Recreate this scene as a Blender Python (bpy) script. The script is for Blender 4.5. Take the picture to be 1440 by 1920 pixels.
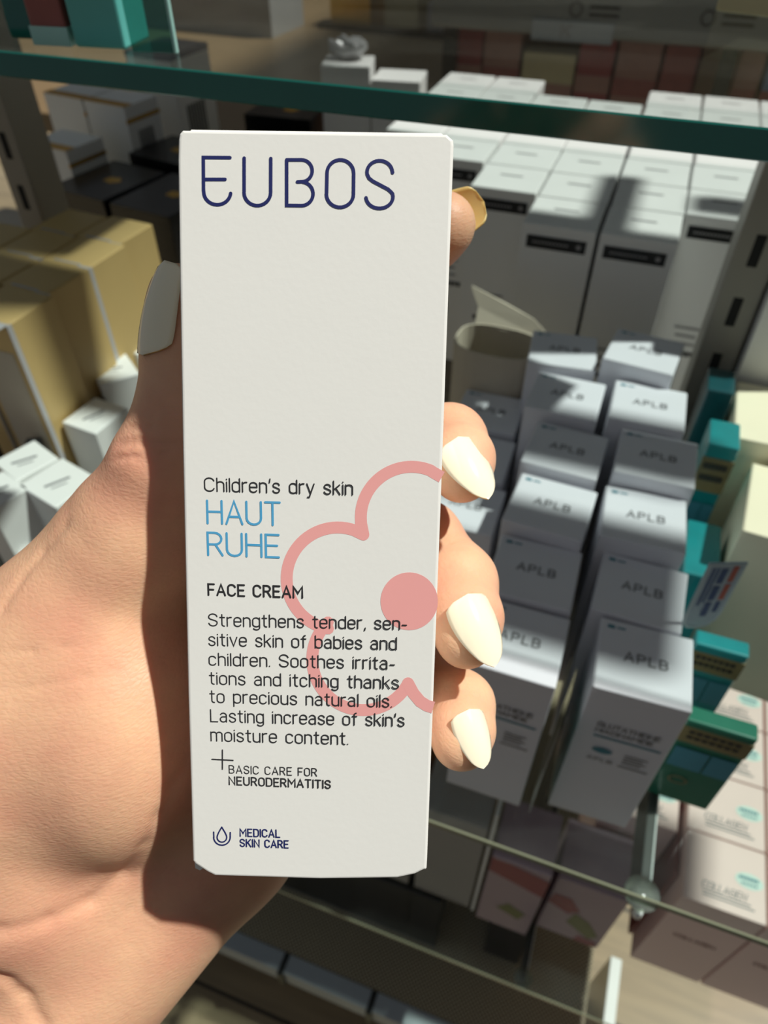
import bpy, bmesh, math, random
import numpy as np
from mathutils import Vector, Matrix

# ------------------------------------------------------------------ scene, camera, light, exposure
for o in list(bpy.data.objects):
    bpy.data.objects.remove(o, do_unlink=True)
S = bpy.context.scene
C = S.collection
random.seed(7)
CZ = 1.25                                   # camera height above the shop floor
FPX = 1340.0                                # focal length in pixels of the 1440 x 1920 frame
PITCH, YAW = math.radians(44.4), math.radians(20)
FW = Vector((-math.cos(PITCH) * math.sin(YAW), math.cos(PITCH) * math.cos(YAW), -math.sin(PITCH)))
RT = Vector((math.cos(YAW), math.sin(YAW), 0))
UP = RT.cross(FW)
EYE = Vector((0, 0, CZ))

cam = bpy.data.cameras.new('camera')
camo = bpy.data.objects.new('camera', cam)
C.objects.link(camo)
camo.matrix_world = Matrix(((RT.x, UP.x, -FW.x, EYE.x), (RT.y, UP.y, -FW.y, EYE.y), (RT.z, UP.z, -FW.z, EYE.z), (0, 0, 0, 1)))
cam.sensor_fit = 'VERTICAL'
cam.sensor_height = 24
cam.lens = 24 * FPX / 1920
cam.clip_start = 0.005
cam.clip_end = 60
cam.dof.use_dof = True
cam.dof.focus_distance = 0.122
cam.dof.aperture_fstop = 16.75 / 1.1
S.camera = camo

S.view_settings.view_transform = 'Standard'
S.view_settings.look = 'None'
S.view_settings.gamma = 1
S.view_settings.use_curve_mapping = False
S.view_settings.exposure = 0.0

w = bpy.data.worlds.new('shop_light')
S.world = w
w.use_nodes = True
nt = w.node_tree
bg = nt.nodes['Background']
bg.inputs[0].default_value = (0.86, 0.93, 1.0, 1)
bg.inputs[1].default_value = 0.16

SUN_CAM = (0.80, 1.00, 1.00)                # towards the sun: right, up, back in the camera's frame
sd = RT * SUN_CAM[0] + UP * SUN_CAM[1] - FW * SUN_CAM[2]
sun = bpy.data.lights.new('sun', 'SUN')
sun.energy = 4.85
sun.color = (1.0, 0.965, 0.90)
sun.angle = math.radians(1.5)
suno = bpy.data.objects.new('sun', sun)
suno.rotation_euler = sd.to_track_quat('Z', 'Y').to_euler()
suno.location = (2, -1, 4)
C.objects.link(suno)


# ------------------------------------------------------------------ materials
def srgb(c):
    return tuple(((v / 255) / 12.92 if v / 255 <= 0.04045 else ((v / 255 + 0.055) / 1.055) ** 2.4) for v in c) + (1,)


def mat(name, col, rough=0.5, var=0.05, scale=60, bump=0.0, bscale=400, metal=0.0, coat=0.0, spec=0.5, sss=0.0):
    """principled surface with a little procedural unevenness in colour and relief"""
    m = bpy.data.materials.new(name)
    m.use_nodes = True
    n, l = m.node_tree.nodes, m.node_tree.links
    p = n['Principled BSDF']
    tc = n.new('ShaderNodeTexCoord')
    nz = n.new('ShaderNodeTexNoise')
    nz.inputs['Scale'].default_value = scale
    nz.inputs['Detail'].default_value = 4
    l.new(tc.outputs['Object'], nz.inputs['Vector'])
    mx = n.new('ShaderNodeMix')
    mx.data_type = 'RGBA'
    c = srgb(col)
    mx.inputs[6].default_value = tuple(max(0, v * (1 - var)) for v in c[:3]) + (1,)
    mx.inputs[7].default_value = tuple(min(1, v * (1 + var)) for v in c[:3]) + (1,)
    l.new(nz.outputs['Fac'], mx.inputs[0])
    l.new(mx.outputs[2], p.inputs['Base Color'])
    p.inputs['Roughness'].default_value = rough
    p.inputs['Metallic'].default_value = metal
    p.inputs['Coat Weight'].default_value = coat
    p.inputs['Specular IOR Level'].default_value = spec
    if sss:
        p.inputs['Subsurface Weight'].default_value = sss
        p.inputs['Subsurface Radius'].default_value = (1, 0.35, 0.2)
        p.inputs['Subsurface Scale'].default_value = 0.004
    if bump:
        nb = n.new('ShaderNodeTexNoise')
        nb.inputs['Scale'].default_value = bscale
        nb.inputs['Detail'].default_value = 5
        l.new(tc.outputs['Object'], nb.inputs['Vector'])
        b = n.new('ShaderNodeBump')
        b.inputs['Strength'].default_value = bump
        b.inputs['Distance'].default_value = 0.001
        l.new(nb.outputs['Fac'], b.inputs['Height'])
        l.new(b.outputs['Normal'], p.inputs['Normal'])
    return m


def glass(name, tint, refl=1.0, rough=0.02, haze=0.0, hazecol=(255, 255, 255)):
    """thin clear sheet: lets light and sight through with a tint, mirrors by Fresnel"""
    m = bpy.data.materials.new(name)
    m.use_nodes = True
    n, l = m.node_tree.nodes, m.node_tree.links
    n.remove(n['Principled BSDF'])
    out = n['Material Output']
    t = n.new('ShaderNodeBsdfTransparent')
    t.inputs[0].default_value = srgb(tint)
    g = n.new('ShaderNodeBsdfGlossy')
    g.inputs['Roughness'].default_value = rough
    f = n.new('ShaderNodeFresnel')          # the sheet is thin: the same mirror strength on both of its faces
    ge = n.new('ShaderNodeNewGeometry')
    io = n.new('ShaderNodeMapRange')
    io.inputs['To Min'].default_value = 1.45
    io.inputs['To Max'].default_value = 1 / 1.45
    l.new(ge.outputs['Backfacing'], io.inputs['Value'])
    l.new(io.outputs['Result'], f.inputs['IOR'])
    mu = n.new('ShaderNodeMath')
    mu.operation = 'MULTIPLY'
    mu.inputs[1].default_value = refl
    l.new(f.outputs[0], mu.inputs[0])
    mx = n.new('ShaderNodeMixShader')
    l.new(mu.outputs[0], mx.inputs[0])
    base = t
    if haze:
        d = n.new('ShaderNodeBsdfDiffuse')
        d.inputs[0].default_value = srgb(hazecol)
        nz = n.new('ShaderNodeTexNoise')
        nz.inputs['Scale'].default_value = 35
        tc = n.new('ShaderNodeTexCoord')
        l.new(tc.outputs['Object'], nz.inputs['Vector'])
        hm = n.new('ShaderNodeMath')
        hm.operation = 'MULTIPLY'
        hm.inputs[1].default_value = haze * 2
        l.new(nz.outputs['Fac'], hm.inputs[0])
        base = n.new('ShaderNodeMixShader')
        l.new(hm.outputs[0], base.inputs[0])
        l.new(t.outputs[0], base.inputs[1])
        l.new(d.outputs[0], base.inputs[2])
    l.new(base.outputs[0], mx.inputs[1])
    l.new(g.outputs[0], mx.inputs[2])
    l.new(mx.outputs[0], out.inputs[0])
    return m


M = {}
M['card'] = mat('white_card', (236, 237, 232), 0.6, 0.012, 90, 0.02, 900)
M['carton'] = mat('white_carton', (238, 238, 236), 0.45, 0.02, 40, 0.05, 500)
M['carton_cool'] = mat('cool_white_carton', (228, 229, 236), 0.4, 0.02, 40, 0.05, 500)
M['carton_grey'] = mat('tall_white_carton', (232, 231, 230), 0.4, 0.02, 40, 0.05, 500)
M['card_inside'] = mat('carton_inside', (196, 186, 168), 0.75, 0.06, 60)
M['cream'] = mat('cream_carton', (255, 244, 216), 0.5, 0.03, 40)
M['tan'] = mat('tan_carton', (206, 176, 118), 0.5, 0.06, 20)
M['tape'] = mat('clear_tape', (186, 184, 186), 0.2, 0.06, 60)
M['navy'] = mat('navy_ink', (22, 32, 96), 0.5, 0.03, 200)
M['blue'] = mat('blue_ink', (82, 166, 212), 0.5, 0.03, 200)
M['ink'] = mat('black_ink', (44, 44, 46), 0.5, 0.03, 200)
M['greyink'] = mat('grey_ink', (116, 116, 120), 0.4, 0.05, 200)
M['softink'] = mat('pale_grey_ink', (150, 148, 150), 0.4, 0.05, 200)
M['pink_ink'] = mat('pink_ink', (240, 170, 166), 0.55, 0.02, 200)
M['teal_ink'] = mat('teal_ink', (64, 132, 150), 0.5, 0.05, 200)
M['black_label'] = mat('black_label', (18, 18, 20), 0.35, 0.1, 100)
M['white_ink'] = mat('white_ink', (225, 225, 225), 0.5, 0.02, 100)
M['blackbox'] = mat('black_carton', (20, 20, 21), 0.28, 0.2, 40, 0.05, 300)
M['gold'] = mat('gold_foil', (206, 160, 60), 0.3, 0.15, 80, metal=0.85)
M['bluebox'] = mat('blue_carton', (26, 44, 96), 0.35, 0.1, 30)
M['pinkbox'] = mat('pink_carton', (250, 220, 214), 0.45, 0.02, 30)
M['lilac'] = mat('lilac_carton', (168, 148, 160), 0.45, 0.06, 25)
M['crimson'] = mat('crimson_print', (136, 34, 66), 0.45, 0.1, 40)
M['olive'] = mat('olive_print', (96, 106, 52), 0.45, 0.1, 40)
M['greybox'] = mat('grey_carton', (150, 150, 148), 0.5, 0.05, 20)
M['mint'] = mat('mint_ink', (216, 236, 228), 0.5, 0.02, 80)
M['maroon'] = mat('maroon_side', (132, 72, 72), 0.5, 0.08, 30)
M['orange'] = mat('orange_carton', (206, 132, 48), 0.5, 0.1, 30)
M['post'] = mat('grey_powder_coat', (142, 137, 127), 0.45, 0.04, 30, 0.03, 900)
M['arm'] = mat('dark_grey_bracket', (62, 64, 62), 0.4, 0.1, 30)
M['slot'] = mat('dark_slot', (10, 10, 10), 0.8, 0.1, 30)
M['deckgrey'] = mat('pale_grey_lip', (168, 176, 182), 0.4, 0.04, 30)
M['whitebar'] = mat('white_bar', (226, 230, 230), 0.35, 0.03, 30)
M['rail'] = mat('grey_price_rail', (140, 142, 138), 0.4, 0.05, 20)
M['redbrown'] = mat('red_brown_carton', (150, 84, 78), 0.5, 0.15, 60)
M['dusky'] = mat('dusky_pink_carton', (164, 122, 112), 0.5, 0.12, 40)
M['darkred'] = mat('dark_red_carton', (150, 66, 68), 0.5, 0.12, 40)
M['palecream'] = mat('pale_cream_carton', (196, 184, 146), 0.5, 0.08, 40)
M['skyblue'] = mat('sky_blue_carton', (112, 140, 178), 0.5, 0.08, 40)
M['foil'] = mat('grey_foil', (170, 170, 172), 0.3, 0.3, 60, 0.6, 120, metal=0.3)
M['tealbox'] = mat('teal_packet', (96, 186, 180), 0.4, 0.18, 30)
M['aqua'] = mat('pale_aqua_packet', (170, 214, 208), 0.4, 0.1, 30)
M['clip_black'] = mat('black_clip', (26, 26, 28), 0.4, 0.1, 60)
M['wall'] = mat('shop_wall', (120, 112, 100), 0.8, 0.05, 4)
M['sheet'] = glass('shelf_glass', (246, 250, 249), 0.5, 0.02, 0.02, (205, 200, 190))
M['sheet_low'] = glass('lower_shelf_glass', (251, 253, 252), 0.5, 0.02, 0.012, (205, 205, 200))
M['clear'] = glass('clear_plastic', (232, 242, 240), 1.3, 0.06, 0.02)
M['tealclear'] = glass('teal_clear_plastic', (166, 214, 208), 1.6, 0.08, 0.08, (120, 200, 190))
M['cup'] = glass('clear_shelf_cup', (226, 232, 222), 1.6, 0.08, 0.18, (225, 235, 225))
M['nail'] = mat('cream_nail_polish', (252, 240, 212), 0.12, 0.02, 80, coat=0.7, sss=0.1)
M['nail_under'] = mat('nail_underside', (226, 186, 120), 0.35, 0.06, 200, sss=0.3)


def edge_mat(name, col):
    m = mat(name, col, 0.12, 0.35, 14, spec=0.7)
    return m


M['edge'] = edge_mat('green_glass_edge', (12, 98, 88))
M['edge_lit'] = edge_mat('painted_sunlit_edge', (20, 132, 116))  # brighter teal, paints sunlight along the glass edge
M['edge_thin'] = edge_mat('pale_glass_edge', (150, 152, 128))

# wooden planks
m = bpy.data.materials.new('wood_plank')
m.use_nodes = True
n, l = m.node_tree.nodes, m.node_tree.links
tc = n.new('ShaderNodeTexCoord')
mp = n.new('ShaderNodeMapping')
mp.inputs['Scale'].default_value = (1, 9, 1)
nz = n.new('ShaderNodeTexNoise')
nz.inputs['Scale'].default_value = 6
nz.inputs['Detail'].default_value = 8
br = n.new('ShaderNodeTexBrick')
br.inputs['Color1'].default_value = srgb((178, 156, 118))
br.inputs['Color2'].default_value = srgb((160, 138, 100))
br.inputs['Mortar'].default_value = srgb((70, 58, 40))
br.inputs['Scale'].default_value = 1.0
br.inputs['Mortar Size'].default_value = 0.003
br.inputs['Brick Width'].default_value = 1.2
br.inputs['Row Height'].default_value = 0.16
mx = n.new('ShaderNodeMix')
mx.data_type = 'RGBA'
mx.blend_type = 'MULTIPLY'
mx.inputs[0].default_value = 0.6
l.new(tc.outputs['Object'], mp.inputs['Vector'])
l.new(mp.outputs[0], nz.inputs['Vector'])
l.new(tc.outputs['Object'], br.inputs['Vector'])
l.new(br.outputs['Color'], mx.inputs[6])
l.new(nz.outputs['Color'], mx.inputs[7])
rgb = n.new('ShaderNodeHueSaturation')
rgb.inputs['Saturation'].default_value = 0.9
rgb.inputs['Value'].default_value = 1.0
l.new(nz.outputs['Fac'], mx.inputs[7])
l.new(mx.outputs[2], rgb.inputs['Color'])
l.new(rgb.outputs[0], n['Principled BSDF'].inputs['Base Color'])
n['Principled BSDF'].inputs['Roughness'].default_value = 0.5
M['wood'] = m
m2 = mat('brown_laminate', (120, 100, 72), 0.45, 0.15, 12)
M['laminate'] = m2

# perforated metal
m = bpy.data.materials.new('perforated_metal')
m.use_nodes = True
n, l = m.node_tree.nodes, m.node_tree.links
tc = n.new('ShaderNodeTexCoord')
mp = n.new('ShaderNodeMapping')
mp.inputs['Scale'].default_value = (260, 260, 260)
mp.inputs['Rotation'].default_value = (0, 0, math.radians(45))
ck = n.new('ShaderNodeTexVoronoi')
ck.inputs['Randomness'].default_value = 0.0
ck.inputs['Scale'].default_value = 1.0
lt = n.new('ShaderNodeMath')
lt.operation = 'LESS_THAN'
lt.inputs[1].default_value = 0.36
mx = n.new('ShaderNodeMix')
mx.data_type = 'RGBA'
mx.inputs[6].default_value = srgb((190, 176, 146))
mx.inputs[7].default_value = srgb((28, 26, 22))
l.new(tc.outputs['Object'], mp.inputs['Vector'])
l.new(mp.outputs[0], ck.inputs['Vector'])
l.new(ck.outputs['Distance'], lt.inputs[0])
l.new(lt.outputs[0], mx.inputs[0])
l.new(mx.outputs[2], n['Principled BSDF'].inputs['Base Color'])
n['Principled BSDF'].inputs['Roughness'].default_value = 0.45
M['perf'] = m

# skin
m = bpy.data.materials.new('skin')
m.use_nodes = True
n, l = m.node_tree.nodes, m.node_tree.links
p = n['Principled BSDF']
tc = n.new('ShaderNodeTexCoord')
n1 = n.new('ShaderNodeTexNoise')
n1.inputs['Scale'].default_value = 45
n1.inputs['Detail'].default_value = 3
n2 = n.new('ShaderNodeTexNoise')
n2.inputs['Scale'].default_value = 320
n2.inputs['Detail'].default_value = 4
cr = n.new('ShaderNodeValToRGB')
cr.color_ramp.elements[0].position = 0.3
cr.color_ramp.elements[0].color = srgb((226, 164, 136))
cr.color_ramp.elements[1].position = 0.72
cr.color_ramp.elements[1].color = srgb((240, 194, 156))
l.new(tc.outputs['Object'], n1.inputs['Vector'])
l.new(tc.outputs['Object'], n2.inputs['Vector'])
l.new(n1.outputs['Fac'], cr.inputs[0])
mx = n.new('ShaderNodeMix')
mx.data_type = 'RGBA'
mx.blend_type = 'MULTIPLY'
mx.inputs[0].default_value = 0.12
l.new(cr.outputs[0], mx.inputs[6])
l.new(n2.outputs['Fac'], mx.inputs[7])
l.new(mx.outputs[2], p.inputs['Base Color'])
p.inputs['Roughness'].default_value = 0.48
p.inputs['Specular IOR Level'].default_value = 0.4
p.inputs['Subsurface Weight'].default_value = 0.35
p.inputs['Subsurface Radius'].default_value = (1.0, 0.3, 0.15)
p.inputs['Subsurface Scale'].default_value = 0.0045
mp = n.new('ShaderNodeMapping')
mp.inputs['Scale'].default_value = (1.0, 1.0, 2.4)
mp.inputs['Rotation'].default_value = (0.2, 0.5, 0.4)
vo = n.new('ShaderNodeTexVoronoi')
vo.feature = 'DISTANCE_TO_EDGE'
vo.inputs['Scale'].default_value = 620
l.new(tc.outputs['Object'], mp.inputs['Vector'])
l.new(mp.outputs[0], vo.inputs['Vector'])
n3 = n.new('ShaderNodeTexNoise')
n3.inputs['Scale'].default_value = 700
n3.inputs['Detail'].default_value = 6
l.new(mp.outputs[0], n3.inputs['Vector'])
ad = n.new('ShaderNodeMath')
ad.operation = 'ADD'
l.new(vo.outputs['Distance'], ad.inputs[0])
l.new(n3.outputs['Fac'], ad.inputs[1])
b = n.new('ShaderNodeBump')
b.inputs['Strength'].default_value = 0.17
b.inputs['Distance'].default_value = 0.0006
l.new(ad.outputs[0], b.inputs['Height'])
l.new(b.outputs['Normal'], p.inputs['Normal'])
M['skin'] = m


# ------------------------------------------------------------------ helpers
def tag(o, label=None, cat=None, group=None, kind=None):
    if label: o['label'] = label
    if cat: o['category'] = cat
    if group: o['group'] = group
    if kind: o['kind'] = kind
    return o


def link(name, me, parent=None, loc=(0, 0, 0), yaw=0.0):
    o = bpy.data.objects.new(name, me)
    C.objects.link(o)
    o.location = loc
    o.rotation_euler = (0, 0, yaw)
    if parent: o.parent = parent
    return o


def mesh_of(name, verts, faces, material, smooth=False):
    me = bpy.data.meshes.new(name)
    me.from_pydata([tuple(v) for v in verts], [], faces)
    me.materials.append(material)
    if smooth:
        me.polygons.foreach_set('use_smooth', [True] * len(me.polygons))
    me.update()
    return me


def bm_mesh(name, bm, material, smooth=False):
    me = bpy.data.meshes.new(name)
    bm.to_mesh(me)
    bm.free()
    me.materials.append(material)
    if smooth:
        me.polygons.foreach_set('use_smooth', [True] * len(me.polygons))
    return me


def add_box(bm, x0, x1, y0, y1, z0, z1, bev=0.0, seg=2):
    r = bmesh.ops.create_cube(bm, size=1)
    for v in r['verts']:
        v.co = Vector((x0 + (v.co.x + .5) * (x1 - x0), y0 + (v.co.y + .5) * (y1 - y0), z0 + (v.co.z + .5) * (z1 - z0)))
    if bev:
        es = list({e for v in r['verts'] for e in v.link_edges})
        bmesh.ops.bevel(bm, geom=es, offset=bev, segments=seg, affect='EDGES', profile=0.5)


def box_mesh(name, dims, material, bev=0.0006, center=True):
    """a box standing on its base, centred in x and y"""
    bm = bmesh.new()
    a, d, h = dims
    add_box(bm, -a / 2, a / 2, -d / 2, d / 2, 0, h, bev)
    return bm_mesh(name, bm, material)


def add_cyl(bm, p, q, r0, r1=None, seg=24):
    r1 = r0 if r1 is None else r1
    p, q = Vector(p), Vector(q)
    d = q - p
    r = bmesh.ops.create_cone(bm, cap_ends=True, segments=seg, radius1=r0, radius2=r1, depth=d.length)
    mt = Matrix.Translation((p + q) / 2) @ d.to_track_quat('Z', 'Y').to_matrix().to_4x4()
    bmesh.ops.transform(bm, matrix=mt, verts=r['verts'])


class Ink:
    """flat printed strokes in a plane: ribbons with round ends, collected into one mesh"""
    def __init__(s, f):
        s.v, s.f, s.k = [], [], 0
        o, a, b = (Vector(f(*q)) for q in ((600, 600), (601, 600), (600, 601)))
        n = (a - o).cross(b - o).normalized()
        n = Vector((0, -1, 0)) if abs(n.y) > 0.5 else Vector((0, 0, 1))
        s.map = lambda x, y: Vector(f(x, y)) + n * (1.2e-6 * s.k)

    def disc(s, x, y, r, n=12, sx=1.0):
        s.k += 1
        i = len(s.v)
        for k in range(n):
            a = 2 * math.pi * k / n
            s.v.append(s.map(x + r * math.cos(a) * sx, y + r * math.sin(a)))
        s.f.append(list(range(i, i + n)))

    def rect(s, x0, y0, x1, y1):
        s.k += 1
        i = len(s.v)
        s.v += [s.map(x0, y0), s.map(x1, y0), s.map(x1, y1), s.map(x0, y1)]
        s.f.append([i, i + 1, i + 2, i + 3])

    def line(s, pts, wd, closed=False, cap=True):
        if closed: pts = list(pts) + [pts[0]]
        pts = [q for k, q in enumerate(pts) if k == 0 or math.hypot(q[0] - pts[k - 1][0], q[1] - pts[k - 1][1]) > wd * 0.02]
        n = len(pts)
        L = []
        for i, p in enumerate(pts):
            a = pts[i - 1] if i else (pts[-2] if closed else p)
            b = pts[i + 1] if i < n - 1 else (pts[1] if closed else p)
            t1 = (p[0] - a[0], p[1] - a[1]); t2 = (b[0] - p[0], b[1] - p[1])
            h1, h2 = math.hypot(*t1), math.hypot(*t2)
            if h1 < 1e-9: t1, h1 = t2, h2
            if h2 < 1e-9: t2, h2 = t1, h1
            t1 = (t1[0] / h1, t1[1] / h1); t2 = (t2[0] / h2, t2[1] / h2)
            t = (t1[0] + t2[0], t1[1] + t2[1]); h = math.hypot(*t) or 1
            nx, ny = -t[1] / h, t[0] / h
            c = max(0.5, nx * -t1[1] + ny * t1[0])
            L.append((p[0] + nx * wd / 2 / c, p[1] + ny * wd / 2 / c, p[0] - nx * wd / 2 / c, p[1] - ny * wd / 2 / c))
        s.k += 1
        i = len(s.v)
        for q in L: s.v += [s.map(q[0], q[1]), s.map(q[2], q[3])]
        for k in range(n - 1):
            s.f.append([i + 2 * k, i + 2 * k + 1, i + 2 * k + 3, i + 2 * k + 2])
        if cap and not closed:
            s.disc(pts[0][0], pts[0][1], wd / 2, 10); s.disc(pts[-1][0], pts[-1][1], wd / 2, 10)

    def mesh(s, name, material):
        return mesh_of(name, s.v, s.f, material)


# ------------------------------------------------------------------ a thin rounded single-stroke alphabet (cap height 100)
def A(cx, cy, rx, ry, a0, a1, n=8):
    return [(cx + rx * math.cos(math.radians(a0 + (a1 - a0) * k / n)), cy + ry * math.sin(math.radians(a0 + (a1 - a0) * k / n))) for k in range(n + 1)]


def bowl(x0, x1, y0, y1, r=None):
    r = r or (x1 - x0) / 2
    return A(x1 - r, y1 - r, r, r, 0, 90, 6) + A(x0 + r, y1 - r, r, r, 90, 180, 6) + A(x0 + r, y0 + r, r, r, 180, 270, 6) + A(x1 - r, y0 + r, r, r, 270, 360, 6) + [(x1, y1 - r)]


G = {
 ' ': (26, []),
 'A': (62, [[(0, 0), (31, 100), (62, 0)], [(10, 32), (52, 32)]]),
 'B': (54, [[(0, 0), (0, 100), (28, 100)] + A(28, 76, 22, 24, 90, -90) + [(0, 52)], [(28, 52)] + A(28, 26, 25, 26, 90, -90) + [(0, 0)]]),
 'C': (56, [A(28, 72, 28, 28, 15, 180) + A(28, 28, 28, 28, 180, 345)]),
 'D': (56, [[(0, 0), (0, 100), (26, 100)] + A(26, 70, 30, 30, 90, 0) + A(26, 30, 30, 30, 0, -90) + [(0, 0)]]),
 'E': (48, [[(48, 100), (0, 100), (0, 0), (48, 0)], [(0, 52), (42, 52)]]),
 'F': (46, [[(46, 100), (0, 100), (0, 0)], [(0, 50), (40, 50)]]),
 'G': (58, [A(28, 72, 28, 28, 20, 180) + A(28, 28, 28, 28, 180, 360) + [(56, 48), (32, 48)]]),
 'H': (56, [[(0, 0), (0, 100)], [(56, 0), (56, 100)], [(0, 52), (56, 52)]]),
 'I': (0, [[(0, 0), (0, 100)]]),
 'K': (54, [[(0, 0), (0, 100)], [(52, 100), (0, 42)], [(18, 60), (54, 0)]]),
 'L': (44, [[(0, 100), (0, 0), (44, 0)]]),
 'M': (70, [[(0, 0), (0, 100), (35, 40), (70, 100), (70, 0)]]),
 'N': (58, [[(0, 0), (0, 100), (58, 0), (58, 100)]]),
 'O': (56, [bowl(0, 56, 0, 100)]),
 'P': (52, [[(0, 0), (0, 100), (26, 100)] + A(26, 73, 26, 27, 90, -90) + [(0, 46)]]),
 'R': (54, [[(0, 0), (0, 100), (26, 100)] + A(26, 74, 25, 26, 90, -90) + [(0, 48)], [(28, 48), (54, 0)]]),
 'S': (54, [A(27, 74, 26, 26, 10, 180) + [(3, 64), (12, 56), (42, 44), (51, 36)] + A(27, 26, 26, 26, 10, -170)]),
 'T': (56, [[(0, 100), (56, 100)], [(28, 100), (28, 0)]]),
 'U': (56, [[(0, 100)] + A(28, 28, 28, 28, 180, 360) + [(56, 100)]]),
 'Y': (56, [[(0, 100), (28, 46), (56, 100)], [(28, 46), (28, 0)]]),
 'a': (42, [A(20, 52, 19, 22, 155, 0) + [(39, 0)], [(39, 43), (20, 43)] + A(19, 21.5, 19, 21.5, 90, 270) + [(28, 2), (39, 14)]]),
 'b': (42, [[(0, 100), (0, 0)], bowl(0, 42, 0, 74)]),
 'c': (40, [A(20, 54, 20, 20, 15, 180) + A(20, 20, 20, 20, 180, 345)]),
 'd': (42, [[(42, 100), (42, 0)], bowl(0, 42, 0, 74)]),
 'e': (42, [[(0, 38), (42, 38)] + A(21, 53, 21, 21, 0, 180) + A(21, 21, 21, 21, 180, 335)]),
 'f': (28, [[(12, 0)] + A(26, 86, 14, 14, 180, 95), [(0, 72), (28, 72)]]),
 'g': (42, [bowl(0, 42, 0, 74), [(42, 74)] + A(22, -8, 20, 18, 0, -150)]),
 'h': (40, [[(0, 0), (0, 100)], [(0, 50)] + A(20, 54, 20, 20, 180, 0) + [(40, 0)]]),
 'i': (0, [[(0, 0), (0, 72)], [(0, 92), (0, 94)]]),
 'k': (38, [[(0, 0), (0, 100)], [(36, 72), (0, 32)], [(13, 46), (38, 0)]]),
 'l': (0, [[(0, 0), (0, 100)]]),
 'm': (68, [[(0, 0), (0, 74)], [(0, 50)] + A(17, 57, 17, 17, 180, 0) + [(34, 0)], [(34, 50)] + A(51, 57, 17, 17, 180, 0) + [(68, 0)]]),
 'n': (40, [[(0, 0), (0, 74)], [(0, 50)] + A(20, 54, 20, 20, 180, 0) + [(40, 0)]]),
 'o': (42, [bowl(0, 42, 0, 74)]),
 'p': (42, [[(0, 74), (0, -28)], bowl(0, 42, 0, 74)]),
 'r': (26, [[(0, 0), (0, 74)], [(0, 48)] + A(22, 52, 22, 22, 180, 80)]),
 's': (38, [A(19, 55, 18, 19, 10, 180) + [(4, 46), (34, 30)] + A(19, 19, 19, 19, 20, -170)]),
 't': (28, [[(12, 96), (12, 20)] + A(26, 16, 14, 16, 180, 275), [(0, 72), (28, 72)]]),
 'u': (40, [[(0, 74)] + A(20, 20, 20, 20, 180, 360) + [(40, 74)], [(40, 30), (40, 0)]]),
 'v': (42, [[(0, 74), (21, 0), (42, 74)]]),
 'y': (42, [[(0, 74), (21, 0)], [(42, 74), (14, -28), (4, -28)]]),
 '.': (0, [[(0, 2), (0, 3)]]),
 ',': (4, [[(4, 6), (0, -14)]]),
 "'": (4, [[(4, 104), (0, 76)]]),
 '-': (26, [[(0, 36), (26, 36)]]),
}


def text_width(s, sp=17):
    return sum(G[c][0] + sp for c in s) - sp


def write(ink, s, x0, y0, width, cap, wd, sp=17, slant=0.0, dy=0.0):
    """strokes of s from (x0, y0) rightwards over the given width; y grows upwards in the ink's plane; dy is the fall of the baseline"""
    k = cap / 100
    kx = width / text_width(s, sp)
    x = 0
    for c in s:
        gw, st = G[c]
        for pl in st:
            ink.line([(x0 + (x + q[0] + slant * q[1]) * kx, y0 + q[1] * k + dy * ((x + q[0]) * kx / width)) for q in pl], wd)
        x += gw + sp


def ray(x, y):
    return FW + RT * ((x - 720) / FPX) - UP * ((y - 960) / FPX)


def on_z(x, y, z):
    """where the sight line meets the level z (relative to the camera's height)"""
    v = ray(x, y)
    return v * (z / v.z)


def on_y(x, y, Y):
    v = ray(x, y)
    return v * (Y / v.y)


def W(x, y, z):
    return Vector((x, y, z + CZ))


def cam2w(x, y, d):
    return EYE + RT * x + UP * y + FW * d


# ------------------------------------------------------------------ setting
LOW, MID, TOP = -0.40, -0.0615, 0.27           # levels of the glass shelves' upper faces, relative to the camera
BASE, DECK = -0.81, -1.05


def glass_shelf(name, x0, x1, y0, y1, top, th, label, sheet, edge):
    bm = bmesh.new()
    add_box(bm, x0, x1, y0 + 0.0012, y1, -th, 0, 0)
    o = link(name, bm_mesh(name, bm, sheet), None, W(0, 0, top))
    tag(o, label, 'shelf', 'glass shelves')
    bm = bmesh.new()
    add_box(bm, x0, x1, y0, y0 + 0.0012, -th, 0.0, 0.0004, 1)
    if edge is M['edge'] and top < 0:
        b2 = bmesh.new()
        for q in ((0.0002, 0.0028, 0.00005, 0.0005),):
            add_box(b2, -0.045, x1, q[0], q[1], q[2], q[3], 0)  # tapering strip drawn for the sunlit line on the edge
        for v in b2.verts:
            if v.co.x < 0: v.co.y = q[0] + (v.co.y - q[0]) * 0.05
        link('sunlit_line', bm_mesh('sunlit_line', b2, M['edge_lit']), o)['label'] = 'teal line painted as sunlight on the glass edge'
    link('polished_edge', bm_mesh('polished_edge', bm, edge), o)['label'] = 'dark green polished front edge' if edge is M['edge'] else 'pale polished front edge'
    return o


# floor and far wall
bm = bmesh.new()
add_box(bm, -9, 1.6, -3, 9.0, -0.05, 0)
tag(link('floor', bm_mesh('floor', bm, M['wood']), None, (0, 0, 0)), None, None, None, 'structure')
bm = bmesh.new()
add_box(bm, -9, 1.6, 9.0, 9.1, 0, 5.4)
tag(link('wall_back', bm_mesh('wall_back', bm, M['wall'])), None, None, None, 'structure')

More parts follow.
